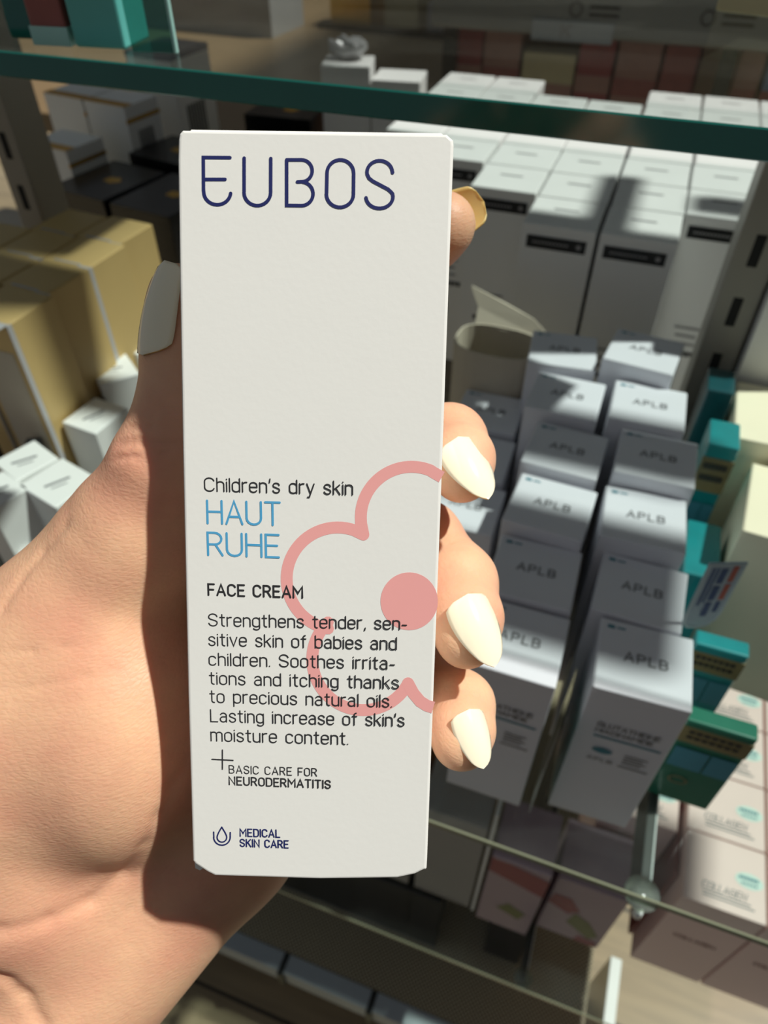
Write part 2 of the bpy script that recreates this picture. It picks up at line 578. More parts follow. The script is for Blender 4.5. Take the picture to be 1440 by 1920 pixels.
# right wall added out of view, its opening shaped to limit the sunbeam
bm = bmesh.new()
WX, WY0, WY1, WZ0, WZ1 = 1.6, 0.42, 1.95, 0.5, 4.95
add_box(bm, WX, WX + 0.12, -3, WY0, 0, 5.4)
add_box(bm, WX, WX + 0.12, WY1, 9.0, 0, 5.4)
add_box(bm, WX, WX + 0.12, WY0, WY1, 0, WZ0)
add_box(bm, WX, WX + 0.12, WY0, WY1, WZ1, 5.4)
tag(link('wall_sun_mask', bm_mesh('wall_sun_mask', bm, M['wall'])), None, None, None, 'structure')

glass_shelf('glass_shelf', -1.2, 0.60, 0.162, 0.925, LOW, 0.005, 'glass shelf under the white cartons, with a thin pale front edge', M['sheet_low'], M['edge_thin'])
glass_shelf('glass_shelf', -1.2, 0.60, 0.235, 0.70, MID, 0.0085, 'glass shelf crossing the top of the photo with a thick dark green edge', M['sheet'], M['edge'])
glass_shelf('glass_shelf', -1.2, 0.60, 0.205, 0.925, BASE, 0.005, 'lowest glass shelf, under the pink and lilac cartons', M['sheet_low'], M['edge_thin'])
glass_shelf('glass_shelf', -1.2, 0.80, 0.205, 0.925, TOP, 0.0085, 'glass shelf added out of view above, carrying the shade-casting cartons', M['sheet'], M['edge'])  # added out of view to hold the cartons that cast shade


def post(x0, x1, y0, y1, label):
    bm = bmesh.new()
    add_box(bm, x0, x1, y0, y1, -CZ, 0.75, 0.0015)
    me = bm_mesh('shelf_post', bm, M['post'])
    xc = (x0 + x1) / 2
    o = tag(link('shelf_post', me, None, W(0, 0, 0)), label, 'post', 'slotted shelf posts')
    bm = bmesh.new()
    for k in range(-22, 10):
        z = -0.1955 * 0.45 / 0.4 + 0.0386 * k
        add_box(bm, xc - 0.003, xc + 0.0028, y0 - 0.0006, y0 + 0.004, z - 0.0095, z + 0.0095, 0.0004, 1)
    link('slot_row', bm_mesh('slot_row', bm, M['slot']), o)['label'] = 'row of dark slots'
    return o


post(0.0536, 0.0775, 0.45, 0.484, 'grey slotted shelf post beside the tall white cartons')
post(-0.482, -0.458, 0.45, 0.484, 'dark grey slotted shelf post behind the tan cartons')


# brackets and the clear cups at their ends
def bracket(x, y0, y1, z, label):
    bm = bmesh.new()
    add_box(bm, x - 0.0026, x + 0.0026, y0, y1, z - 0.030, z - 0.0005, 0.0008)
    o = tag(link('shelf_bracket', bm_mesh('shelf_bracket', bm, M['arm']), None, W(0, 0, 0)), label, 'bracket', 'shelf brackets')
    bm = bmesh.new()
    add_box(bm, x + 0.0027, x + 0.0038, y0 + 0.004, y1, z - 0.014, z - 0.002, 0.0005)  # pale strip standing in for light on the arm's edge
    link('lit_edge_strip', bm_mesh('lit_edge_strip', bm, M['whitebar']), o)['label'] = 'pale strip painted as the lit edge of the arm'


def cup(x, y, z, label):
    bm = bmesh.new()
    add_cyl(bm, (0, 0, -0.0105), (0, 0, -0.0055), 0.0075, 0.0092, 28)
    add_cyl(bm, (0, 0, -0.018), (0, 0, -0.0105), 0.0035, 0.0060, 20)
    o = tag(link('shelf_cup', bm_mesh('shelf_cup', bm, M['cup'], True), None, W(x, y, z)), label, 'shelf support', 'clear shelf cups')
    bm = bmesh.new()
    add_cyl(bm, (0.002, -0.004, -0.024), (0.002, -0.004, -0.018), 0.0028, 0.0022, 14)
    link('pin', bm_mesh('pin', bm, M['whitebar'], True), o)


bracket(0.0845, 0.170, 0.449, LOW - 0.0052, 'shelf bracket under the glass, between the two columns of pink cartons')
cup(0.0835, 0.1665, LOW, 'clear round cup under the front edge of the glass shelf, beside the pink cartons')
bracket(0.066, 0.212, 0.449, BASE - 0.0052, 'lower shelf bracket in shade, under the lilac cartons')
cup(0.0665, 0.2165, BASE, 'clear cup on the lowest glass shelf, under the lilac cartons')

# base deck
bm = bmesh.new()
add_box(bm, -1.2, 0.165, 0.2025, 0.925, -0.012, 0, 0.001)
o = tag(link('base_deck', bm_mesh('base_deck', bm, M['perf']), None, W(0, 0, DECK)), 'perforated metal base deck near the floor, with a pale front lip', 'shelf')
bm = bmesh.new()
add_box(bm, -1.2, 0.165, 0.180, 0.2020, -0.045, 0.001, 0.001)
link('front_lip', bm_mesh('front_lip', bm, M['deckgrey']), o)['label'] = 'pale grey lip'
for xx in (-0.205, -0.085):
    bm = bmesh.new()
    add_box(bm, xx - 0.004, xx + 0.004, 0.176, 0.2021, -0.047, 0.0014, 0.0006)
    link('lip_clip', bm_mesh('lip_clip', bm, M['clip_black']), o)['label'] = 'black clip'
bm = bmesh.new()
add_box(bm, 0.188, 0.202, 0.20, 0.345, -0.19, 0.0, 0.001)
tag(link('deck_side_rail', bm_mesh('deck_side_rail', bm, M['whitebar']), None, W(0, 0, -1.06)), 'white side rail at the right end of the base deck', 'rail')
bm = bmesh.new()
add_box(bm, -0.9, -0.0293, 0.273, 0.43, 0.0016, 0.17, 0.002)
o = tag(link('storage_box', bm_mesh('storage_box', bm, M['blackbox']), None, W(0, 0, DECK)), 'long black storage box on the perforated base deck', 'box')
bm = bmesh.new()
add_box(bm, -0.9, -0.0293, 0.2715, 0.2728, 0.0016, 0.005, 0.0004)
link('bottom_trim', bm_mesh('bottom_trim', bm, M['post']), o)['label'] = 'grey trim line'
bm = bmesh.new()
add_box(bm, 0.03, 0.075, 0.29, 0.36, 0.0016, 0.12, 0.002)
tag(link('storage_box', bm_mesh('storage_box', bm, M['blackbox']), None, W(0, 0, DECK)), 'small black box on the perforated deck, right of the long black one', 'box')


# ------------------------------------------------------------------ the carton in the hand
P0, P1, P2, P3 = [cam2w(*c) for c in ((-0.0320, 0.0592, 0.1109), (0.0110, 0.0588, 0.1112), (0.0077, -0.0677, 0.1324), (-0.0353, -0.0672, 0.1321))]
EU = ((P1 - P0) + (P2 - P3)).normalized()
EN = (P3 - P0).cross(P1 - P0).normalized()
if EN.dot(FW) < 0: EN = -EN
EV = EN.cross(EU).normalized()
if EV.dot(P3 - P0) < 0: EV = -EV
HM = Matrix(((EU.x, EN.x, -EV.x, P0.x), (EU.y, EN.y, -EV.y, P0.y), (EU.z, EN.z, -EV.z, P0.z), (0, 0, 0, 1)))
if HM.to_3x3().determinant() < 0: print('hero frame is left handed')
HD = 0.027


def huv(px, py):
    """point of the photo on the carton's front, as (across, down) in metres"""
    r = ray(px, py)
    t = (P0 - EYE).dot(EN) / r.dot(EN)
    q = EYE + r * t - P0
    return q.dot(EU), q.dot(EV)


out = [(342, 243), (838, 251), (850, 262), (851, 272), (827, 935), (801, 1612), (800, 1630), (790, 1634), (778, 1640), (745, 1647), (600, 1649), (470, 1645), (403, 1643), (389, 1636), (366, 1621), (361, 1615), (352, 1300), (342, 850), (336, 500), (333, 300), (334, 262), (336, 250)]
poly = [huv(*q) for q in out]
bm = bmesh.new()
nb = len(poly)
fv = [bm.verts.new((u, 0.0, -v)) for u, v in poly]
bv = [bm.verts.new((u, HD, -v)) for u, v in poly]
bm.faces.new(fv)
bm.faces.new(list(reversed(bv)))
for i in range(nb):
    j = (i + 1) % nb
    bm.faces.new((fv[i], bv[i], bv[j], fv[j]))
bmesh.ops.recalc_face_normals(bm, faces=bm.faces)
bmesh.ops.bevel(bm, geom=[e for e in bm.edges if abs(e.verts[0].co.y - e.verts[1].co.y) < 1e-6], offset=0.0005, segments=3, affect='EDGES', profile=0.5)
hero = link('face_cream_carton', bm_mesh('face_cream_carton', bm, M['card']))
hero.matrix_world = HM
tag(hero, 'white face cream carton with navy lettering and pink flower, held in the hand', 'carton')


def hmap(lift):
    return lambda u, v: (u, -lift, -v)


def hpx(lift):
    def f(x, y):
        u, v = huv(x, y)
        return (u, -lift, -v)
    return f


def hpart(name, ink, material, label=None):
    o = link(name, ink.mesh(name, material), hero)
    if label: o['label'] = label
    return o


# worn corner flaps at the bottom
for nm, q in (('dust_flap', [(361, 1617), (383, 1632), (372, 1640), (363, 1636)]), ('dust_flap', [(800, 1626), (799, 1637), (788, 1638), (776, 1641)])):
    bm = bmesh.new()
    a = [bm.verts.new((huv(*p)[0], 0.0012, -huv(*p)[1])) for p in q]
    b2 = [bm.verts.new((huv(*p)[0], 0.0030, -huv(*p)[1])) for p in q]
    bm.faces.new(a); bm.faces.new(list(reversed(b2)))
    for i in range(4): bm.faces.new((a[i], b2[i], b2[(i + 1) % 4], a[(i + 1) % 4]))
    bmesh.ops.recalc_face_normals(bm, faces=bm.faces)
    link(nm, bm_mesh(nm, bm, M['card']), hero)

# brand lettering, each letter traced as strokes
ik = Ink(hpx(0.000045))


def bp(x, y): return (300 + x / 2.483, 220 + y / 2.483)


def BA(cx, cy, rx, ry, a0, a1): return [bp(cx + rx * math.cos(math.radians(a)), cy - ry * math.sin(math.radians(a))) for a in np.linspace(a0, a1, 16)]


sw = 6.6
ik.line([bp(326, 188), bp(202, 187), bp(203, 340)] + BA(267, 347, 63, 60, 180, 345) + [bp(329, 354)], sw)
ik.line([bp(203, 289), bp(303, 289)], sw)
ik.line([bp(392, 190), bp(392, 345)] + BA(453.5, 350, 62, 61, 180, 360) + [bp(516, 192)], sw)
ik.line([bp(590, 198), bp(660, 198)] + BA(660, 249, 49, 51, 90, -90) + [bp(640, 301)], sw)
ik.line([bp(662, 300)] + BA(660, 356, 53, 55, 85, -90) + [bp(590, 410), bp(590, 198)], sw)
ik.line([bp(590, 204), bp(590, 404)], sw)
ik.line(BA(840, 260, 62, 62, 0, 180) + [bp(776, 355)] + BA(838, 358, 63, 61, 180, 360) + [bp(902, 262)], sw)
ik.line([bp(1083, 258)] + BA(1023, 256, 59, 54, 10, 190) + [bp(974, 284), bp(992, 298), bp(1062, 335), bp(1078, 350)] + BA(1022, 370, 63, 54, 15, -175), sw)
hpart('brand_lettering', ik, M['navy'], 'navy brand lettering')


def cp3(x, y): return (340 + x / 2.769, 860 + y / 2.769)


def cp4(x, y): return (340 + x / 2.769, 1120 + y / 2.769)


def FA(f, cx, cy, r, a0, a1, n=36): return [f(cx + r * math.cos(math.radians(a)), cy - r * math.sin(math.radians(a))) for a in np.linspace(a0, a1, n)]


ik = Ink(hpx(0.00002))
fw = 22.4
ik.line([cp3(1352, 96), cp3(1310, 72)] + FA(cp3, 1195, 305, 263, 68, 180) + [cp3(933, 335), cp3(945, 394)], fw, cap=False)
ik.disc(*cp3(945, 394), fw / 2, 24)
ik.line([cp3(945, 394), cp3(915, 380)] + FA(cp3, 812, 622, 265, 70, 249) + [cp3(762, 882)], fw)
ik.line(FA(cp4, 945, 320, 265, 134, 331.5), fw)
ik.disc(*cp4(1177, 446), fw / 2, 24)
ik.line([cp4(1176, 444), cp4(1205, 498), cp4(1240, 540), cp4(1275, 562), cp4(1308, 572)], fw, cap=False)
dc = [cp3(1183 + 149 * math.cos(t), 740 + 150 * math.sin(t)) for t in np.linspace(0, 2 * math.pi, 48, endpoint=False)]
i0 = len(ik.v)
ik.v += [ik.map(*q) for q in dc]
ik.f.append(list(range(i0, i0 + 48)))
hpart('flower_print', ik, M['pink_ink'], 'pink flower outline with a pink dot')


def hline(name, s, a, b, cap_px, wd_px, material, label=None, sp=17):
    """one printed line: from the photo's baseline start a to its end b"""
    u0, v0 = huv(*a)
    u1, v1 = huv(*b)
    cap = huv(a[0], a[1] - cap_px)[1] - v0
    wd = abs(huv(a[0] + wd_px, a[1])[0] - u0)
    ik = Ink(lambda x, y: (x, -0.000045, y))
    write(ik, s, u0, -v0, u1 - u0, -cap, wd, sp, 0.0, -(v1 - v0))
    hpart(name, ik, material, label)


hline('headline_text', "Children's dry skin", (384, 920.5), (661, 927.3), 24.5, 2.6, M['ink'])
hline('product_name', 'HAUT', (389.5, 981), (525, 984.6), 42.4, 4.2, M['blue'], 'light blue lettering')
hline('product_name', 'RUHE', (390.5, 1040.4), (523, 1045), 42, 4.2, M['blue'], 'light blue lettering')
hline('product_type', 'FACE CREAM', (391, 1115.5), (567, 1120.5), 20.4, 3.6, M['ink'], None, 24)
PT = [("Strengthens tender, sen-", (391.5, 1173.2), (762, 1179.8)), ("sitive skin of babies and", (392, 1210), (743, 1217.3)), ("children. Soothes irrita-", (392.5, 1246.8), (739.5, 1254.2)), ("tions and itching thanks", (393.4, 1282.3), (747, 1290.5)),
      ("to precious natural oils.", (394, 1316.6), (734, 1325.2)), ("Lasting increase of skin's", (395.4, 1352.8), (757.5, 1361)), ("moisture content.", (396, 1388.8), (652, 1395.3))]
for s, a, b in PT:
    hline('description_text', s, a, b, 22.4, 2.4, M['ink'])
hline('care_text', 'BASIC CARE FOR', (430, 1449.2), (594, 1454.6), 14.2, 1.9, M['ink'], None, 24)
hline('care_text', 'NEURODERMATITIS', (430, 1470.8), (619.5, 1477.5), 14.6, 2.7, M['ink'], None, 24)
hline('seal_text', 'MEDICAL', (450.5, 1567.6), (524.5, 1569.5), 13.6, 2.7, M['navy'], None, 24)
hline('seal_text', 'SKIN CARE', (450.5, 1586.8), (540.5, 1589.4), 13.4, 2.7, M['navy'], None, 24)
ik = Ink(hpx(0.000045))
ik.line([(397.5, 1423.4), (437, 1425.5)], 2.5)
ik.line([(417, 1406), (417, 1442)], 2.5)
hpart('plus_sign', ik, M['ink'])
ik = Ink(hpx(0.000045))


def dr(x, y): return (340 + x / 2.769, 1120 + y / 2.769)


ik.line([dr(168, 1218), dr(169, 1245)] + [dr(211 + 43 * math.cos(math.radians(a)), 1244 - 42 * math.sin(math.radians(a))) for a in np.linspace(184, 356, 18)] + [dr(254, 1220)], 2.7)
ik.line([dr(210, 1192), dr(194, 1220)] + [dr(211 + 25 * math.cos(math.radians(a)), 1245 - 25 * math.sin(math.radians(a))) for a in np.linspace(155, 385, 20)] + [dr(227, 1220), dr(210, 1192)], 2.6)
hpart('drop_emblem', ik, M['navy'], 'navy drop emblem')
# fine side-panel crease lines of the carton
bm = bmesh.new()
add_box(bm, 0.0017, 0.0412, 0.0006, HD - 0.0006, -0.0003, 0.0004, 0.0002, 1)
link('lid_flap', bm_mesh('lid_flap', bm, M['card']), hero)


# ------------------------------------------------------------------ the hand: one continuous surface grown from a distance field
def c3(px, py, d):                       # centimetres: x right, y up, depth
    return np.array([(px - 720) * d / FPX, (960 - py) * d / FPX, d], float)


def cone(P, a, ra, b, rb):
    ab = b - a
    t = np.clip(((P - a) @ ab) / (ab @ ab), 0, 1)
    q = P - a - t[..., None] * ab
    return np.sqrt((q * q).sum(-1)) - (ra + (rb - ra) * t)


def ell(P, c, r):
    q = (P - c) / r
    k0 = np.sqrt((q * q).sum(-1))
    k1 = np.sqrt(((q / r) ** 2).sum(-1)) + 1e-9
    return k0 * (k0 - 1) / k1


def smin(a, b, k):
    h = np.clip(0.5 + 0.5 * (b - a) / k, 0, 1)
    return b + (a - b) * h - k * h * (1 - h)


def chain(P, pts, k=0.25):
    d = None
    for (a, ra), (b, rb) in zip(pts[:-1], pts[1:]):
        e = cone(P, a, ra, b, rb)
        d = e if d is None else smin(d, e, k)
    return d


#HANDSPEC
INDEX = [(480, 850, 17.4, 1.0), (690, 565, 18.0, 0.94), (775, 458, 17.0, 0.84), (815, 432, 16.5, 0.78), (836, 420, 16.25, 0.66)]
MIDDLE = [(600, 930, 17.8, 1.05), (790, 840, 17.5, 0.95), (842, 828, 15.9, 0.80), (860, 862, 15.1, 0.72), (866, 889, 14.7, 0.60)]
RING = [(650, 1060, 17.9, 1.05), (790, 1015, 17.0, 0.95), (858, 1092, 15.6, 0.82), (872, 1160, 14.7, 0.74), (874, 1198, 14.3, 0.60)]
PINKY = [(680, 1220, 17.6, 0.95), (790, 1275, 16.6, 0.82), (862, 1322, 15.3, 0.70), (866, 1370, 14.6, 0.63), (864, 1394, 14.3, 0.53)]
THUMB = [(336, 548, 13.75, 0.54), (338, 590, 13.75, 0.60), (342, 670, 13.8, 0.72), (348, 775, 13.9, 0.90), (312, 880, 14.1, 1.05), (262, 1010, 14.7, 1.32)]


def J(spec):
    return [(c3(x, y, d), r) for x, y, d, r in spec]


def sdf(P):
    palm = cone(P, c3(262, 1010, 14.7), 1.32, c3(30, 1340, 16.1), 2.85)
    palm = smin(palm, cone(P, c3(30, 1340, 16.1), 2.8, c3(75, 1610, 16.5), 2.40), 0.8)
    palm = smin(palm, ell(P, c3(214, 1335, 15.4), np.array([2.3, 3.2, 2.2])), 0.7)
    heel = cone(P, c3(85, 1890, 17.2), 2.35, c3(405, 1540, 17.4), 2.0)
    heel = smin(heel, cone(P, c3(405, 1540, 17.4), 2.0, c3(660, 1240, 17.8), 1.3), 0.8)
    palm = smin(palm, heel, 1.0)
    palm = smin(palm, cone(P, c3(215, 1590, 16.6), 1.45, c3(40, 1745, 17.0), 1.9), 0.7)
    for q in ((480, 850, 17.6, 1.0), (600, 930, 17.9, 1.05), (650, 1060, 18.0, 1.05), (680, 1220, 17.8, 1.0)):
        palm = smin(palm, cone(P, c3(260, 1500, 18.0), 1.9, c3(*q[:3]), q[3]), 0.9)
    palm = smin(palm, cone(P, c3(262, 1010, 15.4), 1.2, c3(480, 850, 17.8), 1.0), 1.2)
    wrist = cone(P, c3(60, 1860, 17.8), 2.5, c3(-200, 2350, 18.6), 2.6)
    palm = smin(palm, wrist, 0.8)
    th = chain(P, J(THUMB), 0.35)
    d = smin(palm, th, 0.6)
    for s in (INDEX, MIDDLE, RING, PINKY):
        d = np.minimum(d, smin(palm, chain(P, J(s), 0.3), 0.45)) if s is not INDEX else np.minimum(d, smin(palm, chain(P, J(s), 0.3), 0.45))
    return d


def nets(D, org, h):
    nx, ny, nz = D.shape
    ins = D < 0
    cs = [(i, j, k) for i in (0, 1) for j in (0, 1) for k in (0, 1)]
    sl = lambda c: (slice(c[0], nx - 1 + c[0]), slice(c[1], ny - 1 + c[1]), slice(c[2], nz - 1 + c[2]))
    cnt = sum(ins[sl(c)].astype(np.int8) for c in cs)
    mask = (cnt > 0) & (cnt < 8)
    idx = -np.ones(mask.shape, np.int64)
    n = int(mask.sum())
    idx[mask] = np.arange(n)
    base = np.argwhere(mask).astype(np.float64)
    acc = np.zeros((n, 3)); num = np.zeros(n)
    val = {c: D[sl(c)][mask].astype(np.float64) for c in cs}
    for a in cs:
        for ax in range(3):
            if a[ax] == 0:
                b = list(a); b[ax] = 1; b = tuple(b)
                x = (val[a] < 0) != (val[b] < 0)
                t = val[a][x] / (val[a][x] - val[b][x])
                p = np.array(a, float) + np.zeros((len(t), 3))
                p[:, ax] = t
                acc[x] += p; num[x] += 1
    V = org + h * (base + acc / num[:, None])
    F = []
    for ax in range(3):
        o1, o2 = [(1, 2), (2, 0), (0, 1)][ax]
        a = np.moveaxis(ins, (ax, o1, o2), (0, 1, 2))
        I = np.moveaxis(idx, (ax, o1, o2), (0, 1, 2))
        ch = a[:-1, 1:-1, 1:-1] != a[1:, 1:-1, 1:-1]
        i, j, k = np.nonzero(ch)
        q = np.stack([I[i, j, k], I[i, j + 1, k], I[i, j + 1, k + 1], I[i, j, k + 1]], 1)
        fl = a[:-1, 1:-1, 1:-1][i, j, k]
        q[~fl] = q[~fl][:, ::-1]
        F.append(q)
    return V, np.concatenate(F)


# folds of the skin, traced on the surface: (points, depth cm, half-width cm)
CREASE = [
    ([(352, 1425), (322, 1480), (300, 1530), (272, 1585), (230, 1640), (170, 1690), (90, 1725), (0, 1745), (-60, 1760)], 0.05, 0.14),
    ([(268, 772), (300, 768), (330, 772)], 0.08, 0.05),
    ([(240, 805), (280, 800), (330, 806)], 0.08, 0.05),
    ([(222, 832), (270, 828), (330, 834)], 0.09, 0.06),
    ([(212, 862), (260, 856), (320, 846)], 0.07, 0.05),
    ([(0, 1150), (40, 1085), (80, 1035), (124, 985)], 0.07, 0.08),
    ([(-30, 1222), (60, 1220), (130, 1212), (190, 1206)], 0.025, 0.05),
    ([(-30, 1292), (80, 1284), (160, 1270), (220, 1258)], 0.02, 0.06),
    ([(-30, 1822), (10, 1838), (45, 1868), (80, 1925)], 0.12, 0.14),
    ([(200, 1745), (250, 1700), (300, 1650)], 0.02, 0.05),
    ([(842, 795), (870, 792)], 0.03, 0.05),
    ([(838, 1020), (870, 1012), (905, 1024)], 0.03, 0.05),
    ([(850, 1262), (880, 1262)], 0.03, 0.05),
]


def hit(px, py):
    ds = np.linspace(11.5, 20, 500)
    P = np.stack([(px - 720) * ds / FPX, (960 - py) * ds / FPX, ds], -1)
    s = sdf(P)
    k = np.argmax(s < 0)
    return P[k] if s[k] < 0 else None


H = 0.08
lo = np.array([-13.6, -15.0, 11.6]); hi = np.array([3.4, 7.8, 20.6])
ax = [np.arange(lo[i], hi[i], H) for i in range(3)]
D = np.empty(tuple(len(a) for a in ax), np.float32)
for i0 in range(0, len(ax[0]), 16):
    Pg = np.stack(np.meshgrid(ax[0][i0:i0 + 16], ax[1], ax[2], indexing='ij'), -1)
    D[i0:i0 + 16] = sdf(Pg)
for pts, dep, wd in CREASE:
    hp = [hit(*p) for p in pts]
    hp = [p for p in hp if p is not None]
    for a, b in zip(hp[:-1], hp[1:]):
        l0 = np.minimum(a, b) - 3 * wd - 0.1; l1 = np.maximum(a, b) + 3 * wd + 0.1
        i = [slice(max(0, int((l0[q] - lo[q]) / H)), min(D.shape[q], int((l1[q] - lo[q]) / H) + 2)) for q in range(3)]
        Pg = np.stack(np.meshgrid(ax[0][i[0]], ax[1][i[1]], ax[2][i[2]], indexing='ij'), -1)
        if Pg.size == 0: continue
        ds = np.maximum(cone(Pg, a, 0, b, 0), 0)
        D[i[0], i[1], i[2]] = np.maximum(D[i[0], i[1], i[2]], D[i[0], i[1], i[2]] * 0 + (D[i[0], i[1], i[2]] + dep * np.exp(-(ds / wd) ** 2)))
D[:, 0, :] = 1; D[0] = 1; D[-1] = 1; D[:, -1] = 1; D[:, :, 0] = 1; D[:, :, -1] = 1
V, Fq = nets(D, lo, H)
del D
RTn, UPn, FWn = np.array(RT), np.array(UP), np.array(FW)
horg = cam2w(-0.07, -0.10, 0.175)


def tohand(V):
    V = np.asarray(V, float) / 100
    return V[..., 0:1] * RTn + V[..., 1:2] * UPn + V[..., 2:3] * FWn + (np.array(EYE) - np.array(horg))


me = bpy.data.meshes.new('hand')
VV = tohand(V)
me.vertices.add(len(VV)); me.vertices.foreach_set('co', VV.ravel())
me.loops.add(Fq.size); me.loops.foreach_set('vertex_index', Fq.ravel().astype(np.int32))
me.polygons.add(len(Fq)); me.polygons.foreach_set('loop_start', np.arange(0, Fq.size, 4, dtype=np.int32)); me.polygons.foreach_set('loop_total', np.full(len(Fq), 4, np.int32))
me.update(calc_edges=True)
bm = bmesh.new(); bm.from_mesh(me)
bmesh.ops.recalc_face_normals(bm, faces=bm.faces)
for _ in range(2): bmesh.ops.smooth_vert(bm, verts=bm.verts, factor=0.5, use_axis_x=True, use_axis_y=True, use_axis_z=True)
bm.to_mesh(me); bm.free()
me.polygons.foreach_set('use_smooth', [True] * len(me.polygons))
me.materials.append(M['skin'])
hand = link('hand', me, None, horg)
tag(hand, 'left hand with cream nail polish gripping the white face cream carton', 'hand')


def nail(center, axis, normal, L, Wd, curve, tipr, label):
    """almond nail plate: length L, width Wd (cm), curved across; axis points to the free edge"""
    a = np.array(axis, float); a /= np.linalg.norm(a)
    nn = np.array(normal, float); nn -= a * (a @ nn); nn /= np.linalg.norm(nn)
    s = np.cross(a, nn)
    nu, nv = 15, 22
    th = 0.045
    top, bot = [], []
    for j in range(nv):
        t = j / (nv - 1)
        if t < 0.28: hw = 0.84 + 0.16 * math.sin(t / 0.28 * math.pi / 2)
        else: hw = 1.0 - (1 - tipr) * ((t - 0.28) / 0.72) ** 1.8
        if t < 0.14: hw *= math.sqrt(max(0.0, 1 - ((0.14 - t) / 0.14) ** 2)) * 0.75 + 0.25 * t / 0.14
        if t > 0.86: hw *= math.sqrt(max(0.0, 1 - ((t - 0.86) / 0.14) ** 2)) * 0.92 + 0.08 * (1 - t) / 0.14
        for i in range(nu):
            x = (2 * i / (nu - 1) - 1) * hw
            ang = x * curve
            R = Wd / 2 / math.sin(curve)
            along = (t - 0.5) * L
            drop = -0.10 * L * (2 * t - 1) ** 2 * 0.6
            p = center + a * along + s * R * math.sin(ang) + nn * (R * (math.cos(ang) - 1) + drop)
            rad = nn * math.cos(ang) + s * math.sin(ang)
            top.append(p + rad * th * 0.5); bot.append(p - rad * th * 0.5)
    V = np.array(top + bot); n0 = len(top)
    F = []
    for j in range(nv - 1):
        for i in range(nu - 1):
            q = [j * nu + i, j * nu + i + 1, (j + 1) * nu + i + 1, (j + 1) * nu + i]
            F.append(q); F.append([n0 + k for k in reversed(q)])
    rim = [i for i in range(nu)] + [j * nu + nu - 1 for j in range(1, nv)] + [(nv - 1) * nu + i for i in range(nu - 2, -1, -1)] + [j * nu for j in range(nv - 2, 0, -1)]
    for k in range(len(rim)):
        p, q = rim[k], rim[(k + 1) % len(rim)]
        F.append([q, p, n0 + p, n0 + q])
    me = bpy.data.meshes.new('fingernail')
    me.from_pydata([tuple(v) for v in tohand(V)], [], F)
    me.materials.append(M['nail'])
    me.materials.append(M['nail_under'])
    bm = bmesh.new(); bm.from_mesh(me); bmesh.ops.recalc_face_normals(bm, faces=bm.faces); bm.to_mesh(me); bm.free()
    mi = np.zeros(len(me.polygons), np.int32)
    me.polygons.foreach_set('use_smooth', [True] * len(me.polygons))
    for k, f in enumerate(F):
        if max(f) >= n0: mi[k] = 1
    me.polygons.foreach_set('material_index', mi)
    o = link('fingernail', me, hand)
    o['label'] = label


# depth axis points away from the camera
nail(c3(280, 572, 13.12), (0.19, 1, 0.11), (-0.62, 0.10, -0.77), 1.85, 1.04, 1.0, 0.72, 'cream thumbnail in the carton\'s shade')
nail(c3(890, 874, 14.12), (0.40, -0.88, -0.22), (0.34, 0.20, -0.92), 1.42, 0.98, 0.95, 0.20, 'cream nail of the middle finger')
nail(c3(905, 1180, 13.72), (0.32, -0.92, -0.22), (0.34, 0.14, -0.93), 1.48, 0.98, 0.95, 0.20, 'cream nail of the ring finger')
nail(c3(895, 1385, 13.82), (0.22, -0.94, -0.22), (0.36, 0.12, -0.92), 1.14, 0.74, 0.95, 0.25, 'cream nail of the little finger')
nail(c3(854, 410, 17.02), (0.88, 0.40, -0.20), (0.20, 0.12, 0.97), 1.5, 1.16, 1.0, 0.6, 'cream nail of the index finger, seen from below')


# ------------------------------------------------------------------ cartons
ORD = ['first', 'second', 'third', 'fourth', 'fifth', 'sixth', 'seventh', 'eighth', 'ninth']
FLAP = {}


def lid(parent, dims, material):
    """tuck-in lid lying on the carton's top, a hair inside its edges"""
    k = (round(dims[0], 4), round(dims[1], 4), material.name)
    if k not in FLAP:
        a, d = dims[0], dims[1]
        bm = bmesh.new()
        add_box(bm, -a / 2 + 0.0006, a / 2 - 0.0006, -d / 2 - 0.00025, d / 2 - 0.0004, -0.0003, 0.0004, 0.0003, 1)
        add_box(bm, -a / 2 + 0.0016, a / 2 - 0.0016, -d / 2 - 0.00035, -d / 2 + 0.0003, -0.004, 0.0001, 0.0002, 1)
        FLAP[k] = bm_mesh('lid_flap', bm, material)
    return link('lid_flap', FLAP[k], parent, (0, 0, dims[2]))


def carton(name, dims, loc, yaw, material, label, cat='carton', group=None, withlid=True):
    o = link(name, box_mesh(name, dims, material), None, loc, yaw)
    tag(o, label, cat, group)
    if withlid: lid(o, dims, material)
    return o


def top_map(x, y): return (x, y, 0.0006)


# serum cartons with letters on their tops
SW, SDp = 0.0425, 0.0400
ik = Ink(top_map)
write(ik, 'APLB', -0.0088, -0.002, 0.019, 0.0048, 0.00085, 30)
ser_top = ik.mesh('top_lettering', M['greyink'])
ik = Ink(top_map)
ik.rect(-0.0178, 0.0145, -0.0145, 0.0165)
ik.rect(-0.0135, 0.0150, -0.0095, 0.0160)
ser_mark = ik.mesh('top_mark', M['teal_ink'])


def front_map(x, y): return (x, -SDp / 2 - 0.0005, y)


